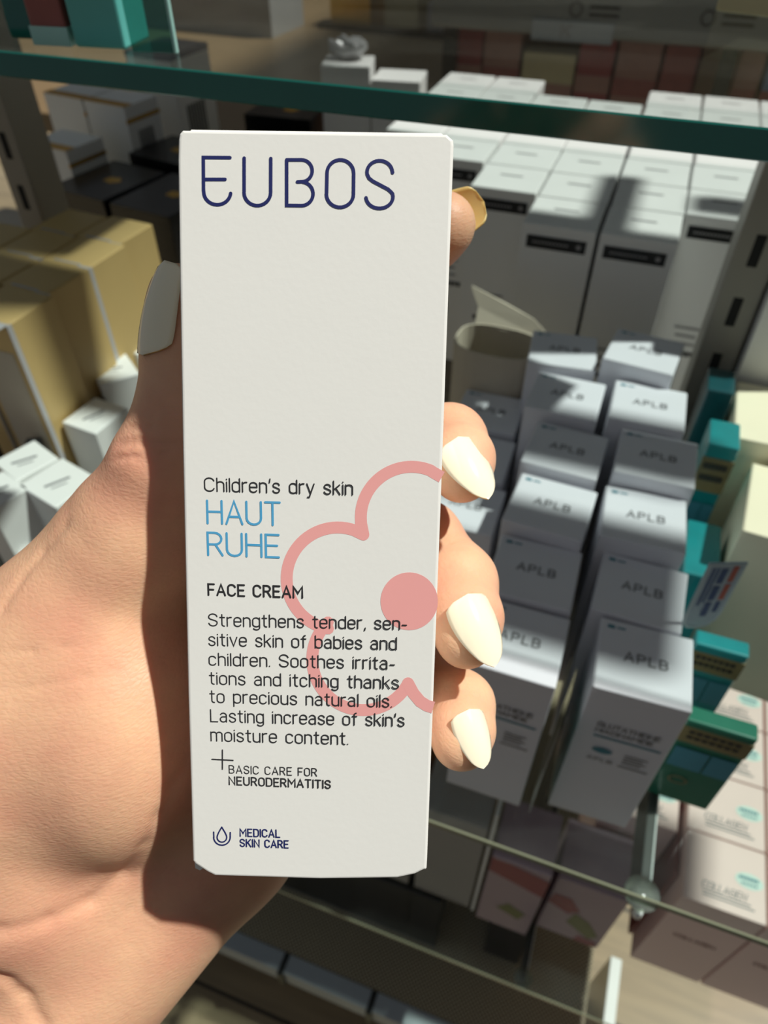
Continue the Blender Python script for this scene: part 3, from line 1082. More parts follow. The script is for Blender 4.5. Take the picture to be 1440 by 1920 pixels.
ik = Ink(front_map)
write(ik, 'GLUTATHIONE', -0.013, -0.029, 0.028, 0.0034, 0.0006, 20)
write(ik, 'NIACINAMIDE', -0.013, -0.034, 0.026, 0.0030, 0.0006, 20)
write(ik, 'APLB', -0.012, -0.060, 0.012, 0.0026, 0.0005, 30)
for k in range(4): ik.rect(0.004, -0.049 - 0.0024 * k, 0.0150 - 0.002 * (k % 2), -0.0482 - 0.0024 * k)
ik.rect(0.003, -0.0600, 0.017, -0.0590)
ser_front = ik.mesh('front_print', M['greyink'])
ik = Ink(front_map)
ik.rect(-0.013, -0.0385, 0.018, -0.0372)
ik.disc(-0.0065, -0.050, 0.0026, 14, 1.9)
ser_teal = ik.mesh('front_teal_print', M['teal_ink'])


def serum(x, y, z, yaw, label, front=False):
    """x, y: middle of the front edge of the top"""
    h = z - LOW
    c, s = math.cos(yaw), math.sin(yaw)
    o = carton('serum_carton', (SW, SDp, h), W(x - s * SDp / 2, y + c * SDp / 2, LOW), yaw, M['carton_cool'], label, 'carton', 'serum cartons on the glass shelf')
    link('top_lettering', ser_top, o, (0, 0, h))
    link('top_mark', ser_mark, o, (0, 0, h))['label'] = 'small teal mark'
    if front:
        link('front_print', ser_front, o, (0, 0, h))
        link('front_teal_print', ser_teal, o, (0, 0, h))
    return o


R = math.radians
RC = [(.0490, .1945, -.2771, R(2)), (.0418, .2360, -.2760, R(-1.5)), (.0385, .2770, -.2650, R(3)), (.0380, .3180, -.2557, 0), (.0290, .3590, -.2505, R(1)), (.0172, .4010, -.2400, R(-7))]
LC = [(-.0085, .1870, -.2771, R(0)), (-.0092, .2290, -.2740, R(1)), (-.0115, .2700, -.2655, R(-3)), (-.0118, .3130, -.2600, R(-3)), (-.0195, .3570, -.2539, R(-1)), (-.0270, .4000, -.2490, R(6))]
for k, (x, y, z, a) in enumerate(RC):
    serum(x, y, z, a, 'white serum carton, %s from the front in the right column of serum cartons' % ORD[k], k == 0)
for k, (x, y, z, a) in enumerate(LC):
    serum(x, y, z, a, 'white serum carton, %s from the front in the left column, beside the fingertips' % ORD[k], k == 0)
for k, (x, y, z) in enumerate([(-.0668, .373, -.2887), (-.0640, .329, -.292), (-.060, .286, -.296)]):
    serum(x, y, z, R(0.7), 'white serum carton behind the hand, %s from the open carton' % ORD[k])

# the open carton with raised flap
bm = bmesh.new()
oa, od, oh = 0.058, 0.040, 0.140
sec = []
for t in np.linspace(0, 2 * math.pi, 24, endpoint=False):
    c, s = math.cos(t), math.sin(t)
    sec.append((oa / 2 * math.copysign(abs(c) ** 0.75, c), od / 2 * math.copysign(abs(s) ** 0.6, s)))
rings = []
for (z, kk) in ((0, 1), (oh, 1), (oh, 0.955), (0.03, 0.955)):
    rings.append([bm.verts.new((x * kk, y * kk, z)) for x, y in sec])
for a, b in zip(rings[:-1], rings[1:]):
    for i in range(24): bm.faces.new((a[i], a[(i + 1) % 24], b[(i + 1) % 24], b[i]))
bm.faces.new(rings[-1]); bm.faces.new(list(reversed(rings[0])))
bmesh.ops.recalc_face_normals(bm, faces=bm.faces)
opn = link('open_carton', bm_mesh('open_carton', bm, M['card_inside']), None, W(-0.075, 0.434, LOW), R(-3))
tag(opn, 'empty open carton with its flap standing up, behind the fingertips', 'carton')
bm = bmesh.new()
fl = [(-0.022, 0.0, 0), (0.027, 0.0, 0), (0.0285, 0.002, 0.004), (0.018, 0.006, 0.010), (-0.004, 0.011, 0.015), (-0.031, 0.015, 0.021), (-0.030, 0.0135, 0.0185), (-0.023, 0.008, 0.010)]
va = [bm.verts.new(p) for p in fl]; vb = [bm.verts.new((p[0], p[1] + 0.0007, p[2])) for p in fl]
bm.faces.new(va); bm.faces.new(list(reversed(vb)))
for i in range(len(fl)): bm.faces.new((va[i], vb[i], vb[(i + 1) % len(fl)], va[(i + 1) % len(fl)]))
bmesh.ops.recalc_face_normals(bm, faces=bm.faces)
link('raised_flap', bm_mesh('raised_flap', bm, M['card_inside']), opn, (0, 0.0185, oh - 0.002))

# tall white cartons in columns behind
TW, TD, TZ = 0.0515, 0.0515, -0.207
TH = TZ - LOW
ik = Ink(top_map)
for k, ww in enumerate((0.010,)):
    write(ik, 'MOIST', -0.008, 0.002, 0.017, 0.0024, 0.0006, 20) if False else ik.rect(-0.009, 0.0035, 0.009, 0.0060)
tall_top = ik.mesh('top_print', M['softink'])
tmap = lambda x, y: (x, -TD / 2 - 0.0005, y)
ik = Ink(tmap)
ik.rect(-0.0215, -0.0165, 0.0205, -0.0075)
tall_band = ik.mesh('label_band', M['black_label'])
ik = Ink(lambda x, y: (x, -TD / 2 - 0.0007, y))
ik.disc(0.0155, -0.012, 0.0018, 14)
for k in range(10): ik.rect(-0.017 + 0.0026 * k, -0.0127, -0.0153 + 0.0026 * k, -0.0113)
tall_dot = ik.mesh('band_mark', M['softink'])
ik = Ink(tmap)
for k, (a, b) in enumerate(((-0.010, 0.010), (-0.008, 0.008), (-0.011, 0.009))):
    ik.rect(a, -0.088 - 0.007 * k, b, -0.0860 - 0.007 * k)
tall_txt = ik.mesh('front_print', M['softink'])
ik = Ink(tmap)
for k in range(8): ik.rect(-0.014 + 0.0036 * k, -0.1115 - 0.0006 * (k % 2), -0.0112 + 0.0036 * k, -0.1075)
tall_bold = ik.mesh('bold_print', M['ink'])
COLS = [(-0.2155, .669, 4, 'sixth'), (-0.1615, .615, 5, 'fifth'), (-0.1075, .562, 5, 'fourth'), (-0.0540, .507, 6, 'third'), (0.0000, .507, 7, 'second'), (0.0535, .562, 6, 'first'), (0.1065, .615, 5, 'outermost')]
for cx, y0, nrow, nm in COLS:
    for r in range(nrow):
        yy = y0 + 0.0535 * r
        wob = random.uniform(-0.0006, 0.0006)
        if nm == 'outermost': lab = 'tall white carton right of the slotted post, row %d counted from the front' % (r + 1)
        else: lab = 'tall white carton, %s in the %s column from the slotted post' % (ORD[r] + (' from the front' if r else ' and frontmost'), nm)
        o = carton('tall_carton', (TW, TD, TH), W(cx + wob, yy + TD / 2, LOW), R(random.uniform(-.6, .6)), M['carton_grey'], lab, 'carton', 'tall white cartons')
        link('top_print', tall_top, o, (0, 0, TH))
        if r == 0:
            link('label_band', tall_band, o, (0, 0, TH))['label'] = 'black label band'
            link('band_mark', tall_dot, o, (0, 0, TH))
            link('front_print', tall_txt, o, (0, 0, TH))
            link('bold_print', tall_bold, o, (0, 0, TH))
# crumpled grey wrap on a white carton behind, and the tall carton right of the post
bm = bmesh.new()
bmesh.ops.create_icosphere(bm, subdivisions=3, radius=1)
for v in bm.verts:
    k = 1 + 0.25 * math.sin(7 * v.co.x + 3 * v.co.z) * math.cos(5 * v.co.y)
    v.co = Vector((v.co.x * 0.021 * k, v.co.y * 0.016 * k, (v.co.z + 1) * 0.010 * k))
zmin = min(v.co.z for v in bm.verts)
for v in bm.verts: v.co.z -= zmin
wrp = link('crumpled_wrapper', bm_mesh('crumpled_wrapper', bm, M['foil']), None, W(-0.360, .868, -.1996))
tag(wrp, 'crumpled grey wrapper lying on the leftmost white carton at the back', 'wrapper')
o = carton('tall_carton', (TW, TD, 0.265), W(0.1050, 0.440 + TD / 2, LOW), 0, M['carton_grey'], 'tall white carton standing right of and beside the slotted post', 'carton', 'tall white cartons')
for nm, me_, dz in (('front_print', tall_txt, 0.225), ('bold_print', tall_bold, 0.225)):
    link(nm, me_, o, (0, 0, dz))
for i, (x, y, z, a) in enumerate([(-0.356, .86, -.20, 0.25), (-0.298, .87, -.212, 0.15)]):
    carton('white_carton', (0.055, 0.05, z - LOW), W(x, y, LOW), a, M['carton_grey'], ['white carton left of the tall white cartons, at the back', 'white carton at the back, right beside the grey-wrapped one'][i], 'carton')

# ------------------------------------------------------------------ left: tan cartons
TANZ = -0.222
th = TANZ - LOW
bm = bmesh.new(); add_box(bm, -0.0112, 0.0112, -0.0008, 0.0008, -0.0001, 0.0005); add_box(bm, 0.0110, 0.0196, -0.0080, -0.0010, -0.0001, 0.0004)
tape_top = bm_mesh('seal_tape', bm, M['tape'])
bm = bmesh.new(); add_box(bm, -0.0002, 0.0005, -0.0209, -0.0172, -th + 0.004, 0.0003)
tape_side = bm_mesh('side_tape', bm, M['tape'])
for c, cx in enumerate((-0.3665, -0.4075, -0.4485)):
    for r in range(4 if c < 2 else 3):
        yy = 0.286 + 0.0436 * r
        lab = 'tan carton with clear tape, %s from the front in the %s column from the hand' % (ORD[r], ORD[c])
        o = carton('tan_carton', (0.0395, 0.0412, th - 0.002 * r), W(cx - 0.0035 * r + 0.0012 * (-1) ** r, yy + 0.0206, LOW), R(-3.5 + 1.2 * (-1) ** r), M['tan'], lab, 'carton', 'tan cartons on the left')
        link('seal_tape', tape_top, o, (0, -0.018, th - 0.002 * r + 0.0004))
        link('side_tape', tape_side, o, (0.0198, 0, th - 0.002 * r))
        if c == 0 and r < 2:
            bm = bmesh.new(); add_box(bm, -0.0157, 0.0157, -0.0210, -0.0204, 0.03, th - 0.02, 0.0003, 1)
            link('dark_window', bm_mesh('dark_window', bm, M['card_inside']), o)['label'] = 'brown window panel'
# small white cartons in front of them
ik = Ink(top_map); ik.rect(-0.009, -0.0008, 0.007, 0.0010); ik.rect(-0.006, -0.0045, 0.004, -0.0036)
small_top = ik.mesh('top_print', M['greyink'])
SM = [('small white carton beside the thumb nail, nearest the tan cartons', [(161, 685), (188, 727), (262, 699), (234, 657)], -.30, 0),
      ('small white carton beside the thumb joint, below the tan cartons', [(117, 793), (184, 818), (238, 763), (174, 742)], -.30, 0),
      ('small white carton at the left edge of the photo, upper of the two touching', [(0, 869), (39, 912), (106, 852), (50, 820)], -.30, 0),
      ('small white carton touching the one at the left edge, beside the thumb base', [(41, 914), (122, 962), (172, 891), (108, 853)], -.30, 0),
      ('small white carton at the far left, cut by the photo edge', [(-50, 925), (10, 972), (30, 905), (-12, 880)], -.30, 0),
      ('small white carton half hidden behind the thumb tip', [(228, 655), (268, 668), (300, 628), (262, 615)], -.305, 0),
      ('small white carton just above the back of the hand at left', [(20, 1030), (60, 1050), (90, 1000), (50, 985)], -.34, 0)]
for lab, q, z, _ in SM:
    p = [on_z(a, b, z) for a, b in q]
    ctr = (p[0] + p[1] + p[2] + p[3]) / 4
    ex = ((p[1] - p[0]) + (p[2] - p[3])) / 2
    ey = ((p[3] - p[0]) + (p[2] - p[1])) / 2
    a = math.atan2(ex.y, ex.x)
    o = carton('small_carton', (ex.length * 0.95, ey.length * 0.95, z - LOW), W(ctr.x, ctr.y, LOW), a, M['carton'], lab, 'carton', 'small white cartons on the left')
    link('top_print', small_top, o, (0, 0, z - LOW), R(70))


def clip(x, y, yaw, label):
    bm = bmesh.new()
    add_box(bm, -0.005, 0.005, -0.003, 0.003, 0, 0.092, 0.001)
    o = tag(link('divider_clip', bm_mesh('divider_clip', bm, M['clip_black']), None, W(x, y, LOW), yaw), label, 'clip', 'black divider clips')
    bm = bmesh.new()
    add_box(bm, -0.0065, 0.0065, -0.012, 0.004, 0, 0.004, 0.001)
    link('clip_foot', bm_mesh('clip_foot', bm, M['clip_black']), o)


for x, y, a, lab in [(-0.3585, .2795, .4, 'black divider clip between the small white cartons, left of the thumb'), (-0.345, .334, .4, 'black divider clip beside the small carton by the thumb joint'), (-.395, .274, .4, 'black divider clip at the left edge, before the tan cartons')]:
    clip(x, y, a, lab)
bm = bmesh.new(); add_box(bm, -0.02, 0.02, -0.012, 0.012, 0, 0.075, 0.006, 3)
tag(link('black_pouch', bm_mesh('black_pouch', bm, M['clip_black']), None, W(-0.292, .279, LOW), R(25)), 'small black pouch between the white cartons and the thumb base', 'pouch')

# black cartons with gold emblems
ik = Ink(top_map)
for k in range(5):
    t = 2 * math.pi * k / 5
    ik.disc(0.006 * math.cos(t), 0.004 * math.sin(t), 0.0042, 8)
emb = ik.mesh('gold_emblem', M['gold'])
KB = [('black carton with gold emblem and a blue sheen, behind the tan cartons', (-.512, .603), -.262, .072, .086, -10), ('black carton right above the tan cartons, beside the held carton', (-.4335, .592), -.262, .072, .090, -8), ('black carton behind the sheeny one, below the gold-topped cartons', (-.488, .690), -.257, .070, .068, -10),
      ('black carton behind, right of the blue-lidded carton', (-.415, .765), -.262, .070, .05, 3), ('black carton at the back, just above the top left of the held carton', (-.440, .862), -.258, .085, .06, 3), ('black carton between the others, hidden partly by the held carton', (-.410, .690), -.258, .072, .080, -8)]
for lab, (x, y), z, a, d, yw in KB:
    o = carton('black_carton', (a, d, z - LOW), W(x, y, LOW), R(yw), M['blackbox'], lab, 'carton', 'black cartons on the left')
    link('gold_emblem', emb, o, (0.006, 0, z - LOW))['label'] = 'gold emblem'
# gold-topped white cartons
for lab, (x, y), z, yw in [('white carton with gold top edge, left of its pair under the green glass edge', (-.6135, .7125), -.217, -8), ('white carton with gold top edge, right of its pair under the green glass edge', (-.5545, .7035), -.217, -8), ('white carton with gold trim right beside the left slotted post', (-.578, .630), -.240, -8)]:
    o = carton('gold_top_carton', (0.056, 0.050, z - LOW), W(x, y, LOW), R(yw), M['carton'], lab, 'carton', 'gold topped cartons')
    bm = bmesh.new()
    add_box(bm, -0.0282, 0.0282, -0.0254, -0.013, 0.0003, 0.0008, 0.0002, 1)
    add_box(bm, 0.0275, 0.0284, -0.0254, 0.025, -0.016, -0.012)
    link('gold_trim', bm_mesh('gold_trim', bm, M['gold']), o, (0, 0, z - LOW))['label'] = 'gold foil trim'
    bm = bmesh.new()
    for k in range(7): add_box(bm, 0.0279, 0.0284, -0.012 + 0.0034 * k, -0.0103 + 0.0034 * k, -0.06, -0.025)
    link('barcode', bm_mesh('barcode', bm, M['ink']), o, (0, 0, z - LOW))
# blue-topped carton
o = carton('blue_top_carton', (0.062, 0.070, 0.212), W(-.552, .800, LOW), R(-6), M['carton'], 'white carton with navy blue top, seen through the upper glass', 'carton', None, False)
bm = bmesh.new(); add_box(bm, -0.0312, 0.0312, -0.0352, 0.0352, 0.206, 0.2125, 0.0005)
link('blue_lid', bm_mesh('blue_lid', bm, M['bluebox']), o)['label'] = 'navy blue lid'
bm = bmesh.new()
for k in range(7): add_box(bm, 0.0307, 0.0314, -0.02 + 0.005 * k, -0.017 + 0.005 * k, 0.10, 0.16)
link('barcode', bm_mesh('barcode', bm, M['ink']), o)

# ------------------------------------------------------------------ upper glass: packets at the left, cream carton at the right
def slab(name, dims, loc, yaw, material, label, cat, band=None):
    o = link(name, box_mesh(name, dims, material, 0.001), None, loc, yaw)
    tag(o, label, cat)
    if band:
        bm = bmesh.new()
        add_box(bm, -dims[0] / 2 - .0003, dims[0] / 2 + .0003, -dims[1] / 2 - .0004, dims[1] / 2 + .0004, dims[2] * band[0], dims[2] * band[1])
        link('band', bm_mesh('band', bm, band[2]), o)['label'] = band[3]
    return o


slab('red_carton', (0.0145, 0.02, 0.05), W(-.2215, .258, MID), R(8), M['redbrown'], 'small red-brown carton on the upper glass at the left', 'carton', (0.0, 0.12, M['aqua'], 'pale band'))
slab('teal_packet', (0.020, 0.02, 0.05), W(-.2020, .2600, MID), R(8), M['tealbox'], 'teal packet on the upper glass beside the red-brown carton', 'packet', (0.42, 0.62, M['aqua'], 'pale aqua band'))
slab('teal_packet', (0.012, 0.02, 0.05), W(-.2385, .263, MID), R(8), M['edge'], 'dark teal packet at the top left corner, on the upper glass', 'packet', (0.8, 0.9, M['tealbox'], 'teal band'))
bm = bmesh.new(); add_box(bm, -0.0004, 0.0004, -0.025, 0.02, 0, 0.05)
bm2 = bmesh.new(); add_box(bm2, -0.0085, 0.0085, -0.0004, 0.0004, 0, 0.055, 0.0003, 1)
o = tag(link('clear_divider', bm_mesh('clear_divider', bm2, M['tealclear']), None, W(-.1790, .252, MID), R(10)), 'tinted clear divider standing on the upper glass right of the teal packet', 'divider')
bm.free()
bm = bmesh.new(); add_box(bm, 0.0075, 0.0088, -0.001, 0.001, 0, 0.055, 0.0003, 1)
link('divider_edge', bm_mesh('divider_edge', bm, M['aqua']), o)
slab('beige_carton', (0.07, 0.05, 0.06), W(.048, .412, MID), R(-18), M['palecream'], 'beige carton at the top right corner, standing on the upper glass', 'carton', (0.55, 0.62, M['card_inside'], 'brown stripe'))

# ------------------------------------------------------------------ right: clear trays, tag, cream cartons
M['teal_dark'] = mat('dark_teal_print', (24, 78, 84), 0.3, 0.35, 30, coat=0.6)
M['teal_mid'] = mat('teal_print', (26, 136, 140), 0.3, 0.45, 26, coat=0.6)
M['green_print'] = mat('green_teal_print', (34, 110, 88), 0.3, 0.3, 30, coat=0.6)
M['tan_print'] = mat('tan_brown_print', (134, 120, 82), 0.4, 0.3, 60)
TB = [(0.0790, 0.1120, .2206, .2300, .080, 'glossy teal package beside the front serum carton, with dark lettering'), (0.0785, 0.1050, .2620, .2720, .089, 'glossy teal package second from the front, right of the serum cartons'),
      (0.0645, 0.0815, .360, .385, .145, 'glossy teal package with a dark stripe, between the serum and the cream cartons'), (0.0600, 0.0760, .404, .430, .152, 'dark teal package at the foot of the slotted post'),
      (0.0660, 0.0850, .296, .340, .104, 'crinkled teal package beside the third and fourth serum cartons')]
for k, (x0, x1, y0, y1, h, lab) in enumerate(TB):
    a, d = (x1 - x0) / 2, (y1 - y0) / 2
    mm = M['teal_mid'] if k in (1, 2, 4) else M['green_print'] if k == 0 else M['teal_dark']
    bm = bmesh.new(); add_box(bm, -a, a, -d, d, 0, h, 0.0012, 3)
    o = tag(link('teal_package', bm_mesh('teal_package', bm, mm), None, W((x0 + x1) / 2, (y0 + y1) / 2, LOW)), lab, 'package', 'glossy teal packages')
    if k in (0, 1, 2):
        bm = bmesh.new()
        add_box(bm, -a - .0002, a + .0002, -d - .0004, -d + .0004, h * 0.76, h * 0.935, 0.0003)
        link('top_band', bm_mesh('top_band', bm, M['tan_print']), o)['label'] = 'tan band'
        ik = Ink(lambda x, y: (x, -d - 0.0008, y))
        for q in range(2):
            for j in range(7): ik.rect(-a * .8 + j * a * .22, h * (.88 - .06 * q), -a * .8 + j * a * .22 + a * .17, h * (.91 - .06 * q))
        link('package_lettering', ik.mesh('package_lettering', M['ink']), o)
        ik = Ink(lambda x, y: (x, -d - 0.0007, y))
        ik.rect(-a * .92, h * .46, a * .1, h * .70); ik.rect(a * .16, h * .46, a * .92, h * .70)
        link('blue_panel', ik.mesh('blue_panel', M['teal_ink']), o)
        ik = Ink(lambda x, y: (x, -d - 0.0009, y))
        ik.line([(-a * .35 + .0045 * math.cos(t), h * .30 + .0034 * math.sin(t)) for t in np.linspace(0, 6.2, 20)], 0.0009, True)
        link('ring_mark', ik.mesh('ring_mark', M['tan_print']), o)
# tall clear sheet: the curled plastic wall between the columns of serum cartons
bm = bmesh.new()
pts = [(0.0000, -0.002), (0.0004, 0.010), (0.0012, 0.022), (0.0016, 0.036)]
va = [[bm.verts.new((x + z * 0.02, y, z)) for x, y in pts] for z in (0, 0.05, 0.095)]
vb = [[bm.verts.new((x + z * 0.02 + 0.0005, y, z)) for x, y in pts] for z in (0, 0.05, 0.095)]
for r in range(2):
    for i in range(3):
        bm.faces.new((va[r][i], va[r][i + 1], va[r + 1][i + 1], va[r + 1][i]))
        bm.faces.new((vb[r][i], vb[r + 1][i], vb[r + 1][i + 1], vb[r][i + 1]))
bmesh.ops.recalc_face_normals(bm, faces=bm.faces)
tag(link('plastic_divider', bm_mesh('plastic_divider', bm, M['tealclear'], True), None, W(0.0185, 0.186, LOW)), 'curled clear plastic divider between the two front serum cartons', 'divider')
# shelf tag with printed bars
bm = bmesh.new()
tv = [(-0.0050, 0.0006), (-0.0080, 0.004), (-0.0085, 0.010), (-0.0085, 0.047), (0.0085, 0.047), (0.0085, 0.012), (0.0074, 0.006), (0.0045, 0.0016), (0, 0.0)]
a_ = [bm.verts.new((x, 0, z)) for x, z in tv]; b_ = [bm.verts.new((x, 0.0006, z)) for x, z in tv]
bm.faces.new(a_); bm.faces.new(list(reversed(b_)))
for i in range(len(tv)): bm.faces.new((a_[i], b_[i], b_[(i + 1) % len(tv)], a_[(i + 1) % len(tv)]))
bmesh.ops.recalc_face_normals(bm, faces=bm.faces)
M['tagcard'] = mat('pale_blue_tag', (186, 204, 214), 0.25, 0.06, 60, coat=0.4)
M['tag_rim'] = mat('tag_rim', (206, 222, 222), 0.3, 0.03, 60)
M['tag_red'] = mat('tag_red_print', (186, 104, 92), 0.4, 0.1, 60)
M['tag_blue'] = mat('tag_blue_print', (74, 96, 138), 0.4, 0.1, 60)
tg = tag(link('shelf_tag', bm_mesh('shelf_tag', bm, M['tagcard']), None, W(.0700, .2440, -.279), R(22)), 'rounded pale blue shelf tag with blue and red print, right of the serum cartons', 'tag')
tmp_ = lambda x, z: (x, -0.0003, z)
ik = Ink(tmp_); ik.line([(x * .93, 0.0012 + z * .95) for x, z in tv], 0.0009, True); link('tag_rim', ik.mesh('tag_rim', M['tag_rim']), tg)
ik = Ink(tmp_); ik.rect(0.0030, 0.022, 0.0056, 0.033); ik.rect(0.0030, 0.0345, 0.0056, 0.045); link('red_print', ik.mesh('red_print', M['tag_red']), tg)
ik = Ink(tmp_)
for k in range(3): ik.rect(-0.0018, 0.010 + 0.0118 * k, 0.0012, 0.020 + 0.0118 * k)
ik.rect(0.0030, 0.013, 0.0052, 0.0205)
ik.rect(-0.0058, 0.018, -0.0046, 0.044); ik.rect(-0.0038, 0.020, -0.0028, 0.044)
link('blue_print', ik.mesh('blue_print', M['tag_blue']), tg)

# cream cartons at the right edge
for k, (x, y, z, a, lab) in enumerate([(.109, .4045, -.258, R(-1), 'cream carton with a round seal at the right edge, the farther of two'), (.120, .3380, -.270, R(-5), 'cream carton at the right edge, the nearer of two, above the shelf tag')]):
    o = carton('cream_carton', (0.060, 0.060, z - LOW), W(x, y, LOW), a, M['cream'], lab, 'carton', 'cream cartons')
    bm = bmesh.new(); add_cyl(bm, (0, 0, 0), (0, 0, 0.0012), 0.021, 0.0205, 40)
    link('round_seal', bm_mesh('round_seal', bm, M['cream']), o, (0.012, -0.016, z - LOW + 0.0004))

# ------------------------------------------------------------------ lower glass shelf: pink, lilac and grey cartons
PW, PD = 0.0640, 0.0580
ik = Ink(top_map)
write(ik, 'COLLAGEN', -0.018, -0.016, 0.034, 0.0058, 0.0008, 22, 0.25)
for k in range(2): ik.rect(-0.017, -0.0190 - 0.003 * k, 0.020 + 0.003 * k, -0.0178 - 0.003 * k)
pk_top = ik.mesh('top_lettering', M['greyink'])
ik = Ink(top_map); ik.disc(0.019, 0.001, 0.0065, 24, 1.7)
pk_dot = ik.mesh('mint_badge', M['mint'])
ik = Ink(lambda x, y: (x, y, 0.0009))
for k in range(6): ik.rect(0.011 + 0.0026 * k, 0.0015, 0.0130 + 0.0026 * k, 0.004)
for k in range(5): ik.rect(0.013 + 0.0026 * k, -0.0025, 0.0148 + 0.0026 * k, -0.0010)
pk_bt = ik.mesh('badge_lettering', M['teal_ink'])
ik = Ink(lambda x, y: (x, -PD / 2 - 0.0003, y))
write(ik, 'COLLAGEN', -0.016, -0.085, 0.034, 0.006, 0.0011, 22)
pk_fr = ik.mesh('front_lettering', M['maroon'])


def pink(x, y, z, label):
    h = z - BASE
    o = carton('pink_carton', (PW, PD, h), W(x, y + PD / 2, BASE), 0, M['pinkbox'], label, 'carton', 'pink cartons on the lowest glass shelf')
    link('top_lettering', pk_top, o, (0, 0, h)); b_ = link('mint_badge', pk_dot, o, (0, 0, h)); b_['label'] = 'pale mint oval badge'
    link('badge_lettering', pk_bt, o, (0, 0, h))
    link('front_lettering', pk_fr, o, (0, 0, h))


for c, (cx, y0, n_, z, nm) in enumerate([(.1935, .269, 5, -.632, 'right'), (.1240, .325, 4, -.640, 'middle'), (.2600, .269, 5, -.632, 'outer right')]):
    for r in range(n_):
        pink(cx, y0 + (PD + 0.0015) * r, z, 'pink carton with mint badge, %s from the front in the %s pink column' % (ORD[r], nm))
bm = bmesh.new(); add_box(bm, -0.0018, 0.0018, -0.14, 0.14, 0, 0.165)
tag(link('maroon_divider', bm_mesh('maroon_divider', bm, M['maroon']), None, W(.1588, .43, BASE)), 'maroon divider between the middle and right columns of pink cartons', 'divider')


def graphic(name, x0, x1, y0, d, ztop, material, label, prints):
    h = ztop - BASE
    o = carton(name, (x1 - x0, d, h), W((x0 + x1) / 2, y0 + d / 2, BASE), 0, material, label, 'carton')
    for nm, pts, mm in prints:
        ik = Ink(lambda x, y: (x, -d / 2 - 0.0003, y))
        i0 = len(ik.v); ik.v += [ik.map(x0_ * (x1 - x0), y_ * h) for x0_, y_ in pts]; ik.f.append(list(range(i0, i0 + len(pts))))
        link(nm, ik.mesh(nm, M[mm]), o)


graphic('lilac_carton', .0085, .0600, .252, .055, -.645, M['lilac'], 'lilac carton with crimson band, left of the other lilac carton below the glass', [('crimson_band', [(-.5, .80), (.5, .68), (.5, .92), (-.5, 1.0)], 'crimson'), ('olive_motif', [(-.2, .30), (.25, .22), (.35, .34), (.0, .42)], 'olive')])
graphic('lilac_carton', .0680, .1290, .265, .055, -.672, M['lilac'], 'lilac carton with crimson and olive print, below the clear round cup', [('crimson_motif', [(-.5, .55), (-.15, .45), (.0, .55), (-.2, .72), (-.45, .72)], 'crimson'), ('olive_motif', [(-.12, .30), (.30, .12), (.42, .22), (.2, .42), (-.05, .50)], 'olive'), ('crimson_corner', [(.1, .0), (.45, .0), (.45, .10), (.15, .12)], 'crimson')])
graphic('grey_carton', -.0600, -.0010, .258, .055, -.612, M['greybox'], 'plain grey carton below the glass, left of the lilac cartons', [('dark_strip', [(-.5, .0), (.5, .0), (.5, .03), (-.5, .03)], 'softink')])
bm = bmesh.new(); add_box(bm, -0.0015, 0.0015, -0.006, 0.090, 0, 0.235, 0.0005)
tag(link('upright_divider', bm_mesh('upright_divider', bm, M['whitebar']), None, W(.0035, .262, BASE)), 'pale upright divider between the grey carton and the lilac one', 'divider')
bm = bmesh.new(); add_box(bm, -0.065, 0.045, -0.02, 0.02, 0, 0.262, 0.001)
o = tag(link('orange_carton', bm_mesh('orange_carton', bm, M['orange']), None, W(-.05, .352, BASE)), 'orange-brown carton below the glass, seen left of the front serum cartons', 'carton')

for k, (x, lab) in enumerate([(-.098, 'grey carton below the glass, hidden partly behind the held carton'), (-.166, 'leftmost grey carton below the glass, by the palm')]):
    carton('grey_carton', (.062, .055, .17), W(x, .285, BASE), 0, M['greybox'] if k == 0 else M['blackbox'], lab.replace('grey', 'black') if k else lab)

# ------------------------------------------------------------------ behind: wooden display deck, pale carton, rear shelf
bm = bmesh.new(); add_box(bm, -2.2, -0.36, 1.02, 2.6, -0.03, 0, 0.002)
o = tag(link('display_deck', bm_mesh('display_deck', bm, M['laminate']), None, W(0, 0, -.35)), 'brown wooden display deck in the background', 'table')
for x, y in ((-2.1, 1.1), (-.45, 1.1), (-2.1, 2.5), (-.45, 2.5)):
    bm = bmesh.new(); add_box(bm, x - .03, x + .03, y - .03, y + .03, -.9, -.03)
    link('leg', bm_mesh('leg', bm, M['laminate']), o)
o = carton('pale_carton', (.46, .15, .10), W(-1.075, 1.712, -.35), R(-2.5), M['greybox'], 'long pale grey carton on the brown deck in the background', 'carton')
ik = Ink(lambda x, y: (x, -.0756, y))
write(ik, 'HALLO', -.06, .055, .17, .014, .003, 20) if False else [ik.rect(-.10 + .022 * k, .052, -.084 + .022 * k, .066) for k in range(9)]
ik.disc(.165, .03, .014, 16); ik.rect(.155, .008, .175, .012)
link('faint_print', ik.mesh('faint_print', M['softink']), o)
for k, (x, y, a, d, h, mm, lab) in enumerate([(-.73, 1.83, .10, .08, .09, 'gold', 'yellow-gold carton on the deck at the top of the photo'), (-.62, 1.86, .08, .08, .09, 'palecream', 'cream carton on the deck, right of the gold one'), (-.50, 1.86, .12, .08, .05, 'foil', 'crumpled silver packet on the deck at the top of the photo'), (-.62, 1.76, .36, .03, .012, 'blackbox', 'flat black slab drawn for the dark gap before the gold carton')]):  # the flat black slab stands for a dark gap on the deck
    slab('background_carton', (a, d, h), W(x, y, -.35), R(-4), M[mm], lab, 'carton')
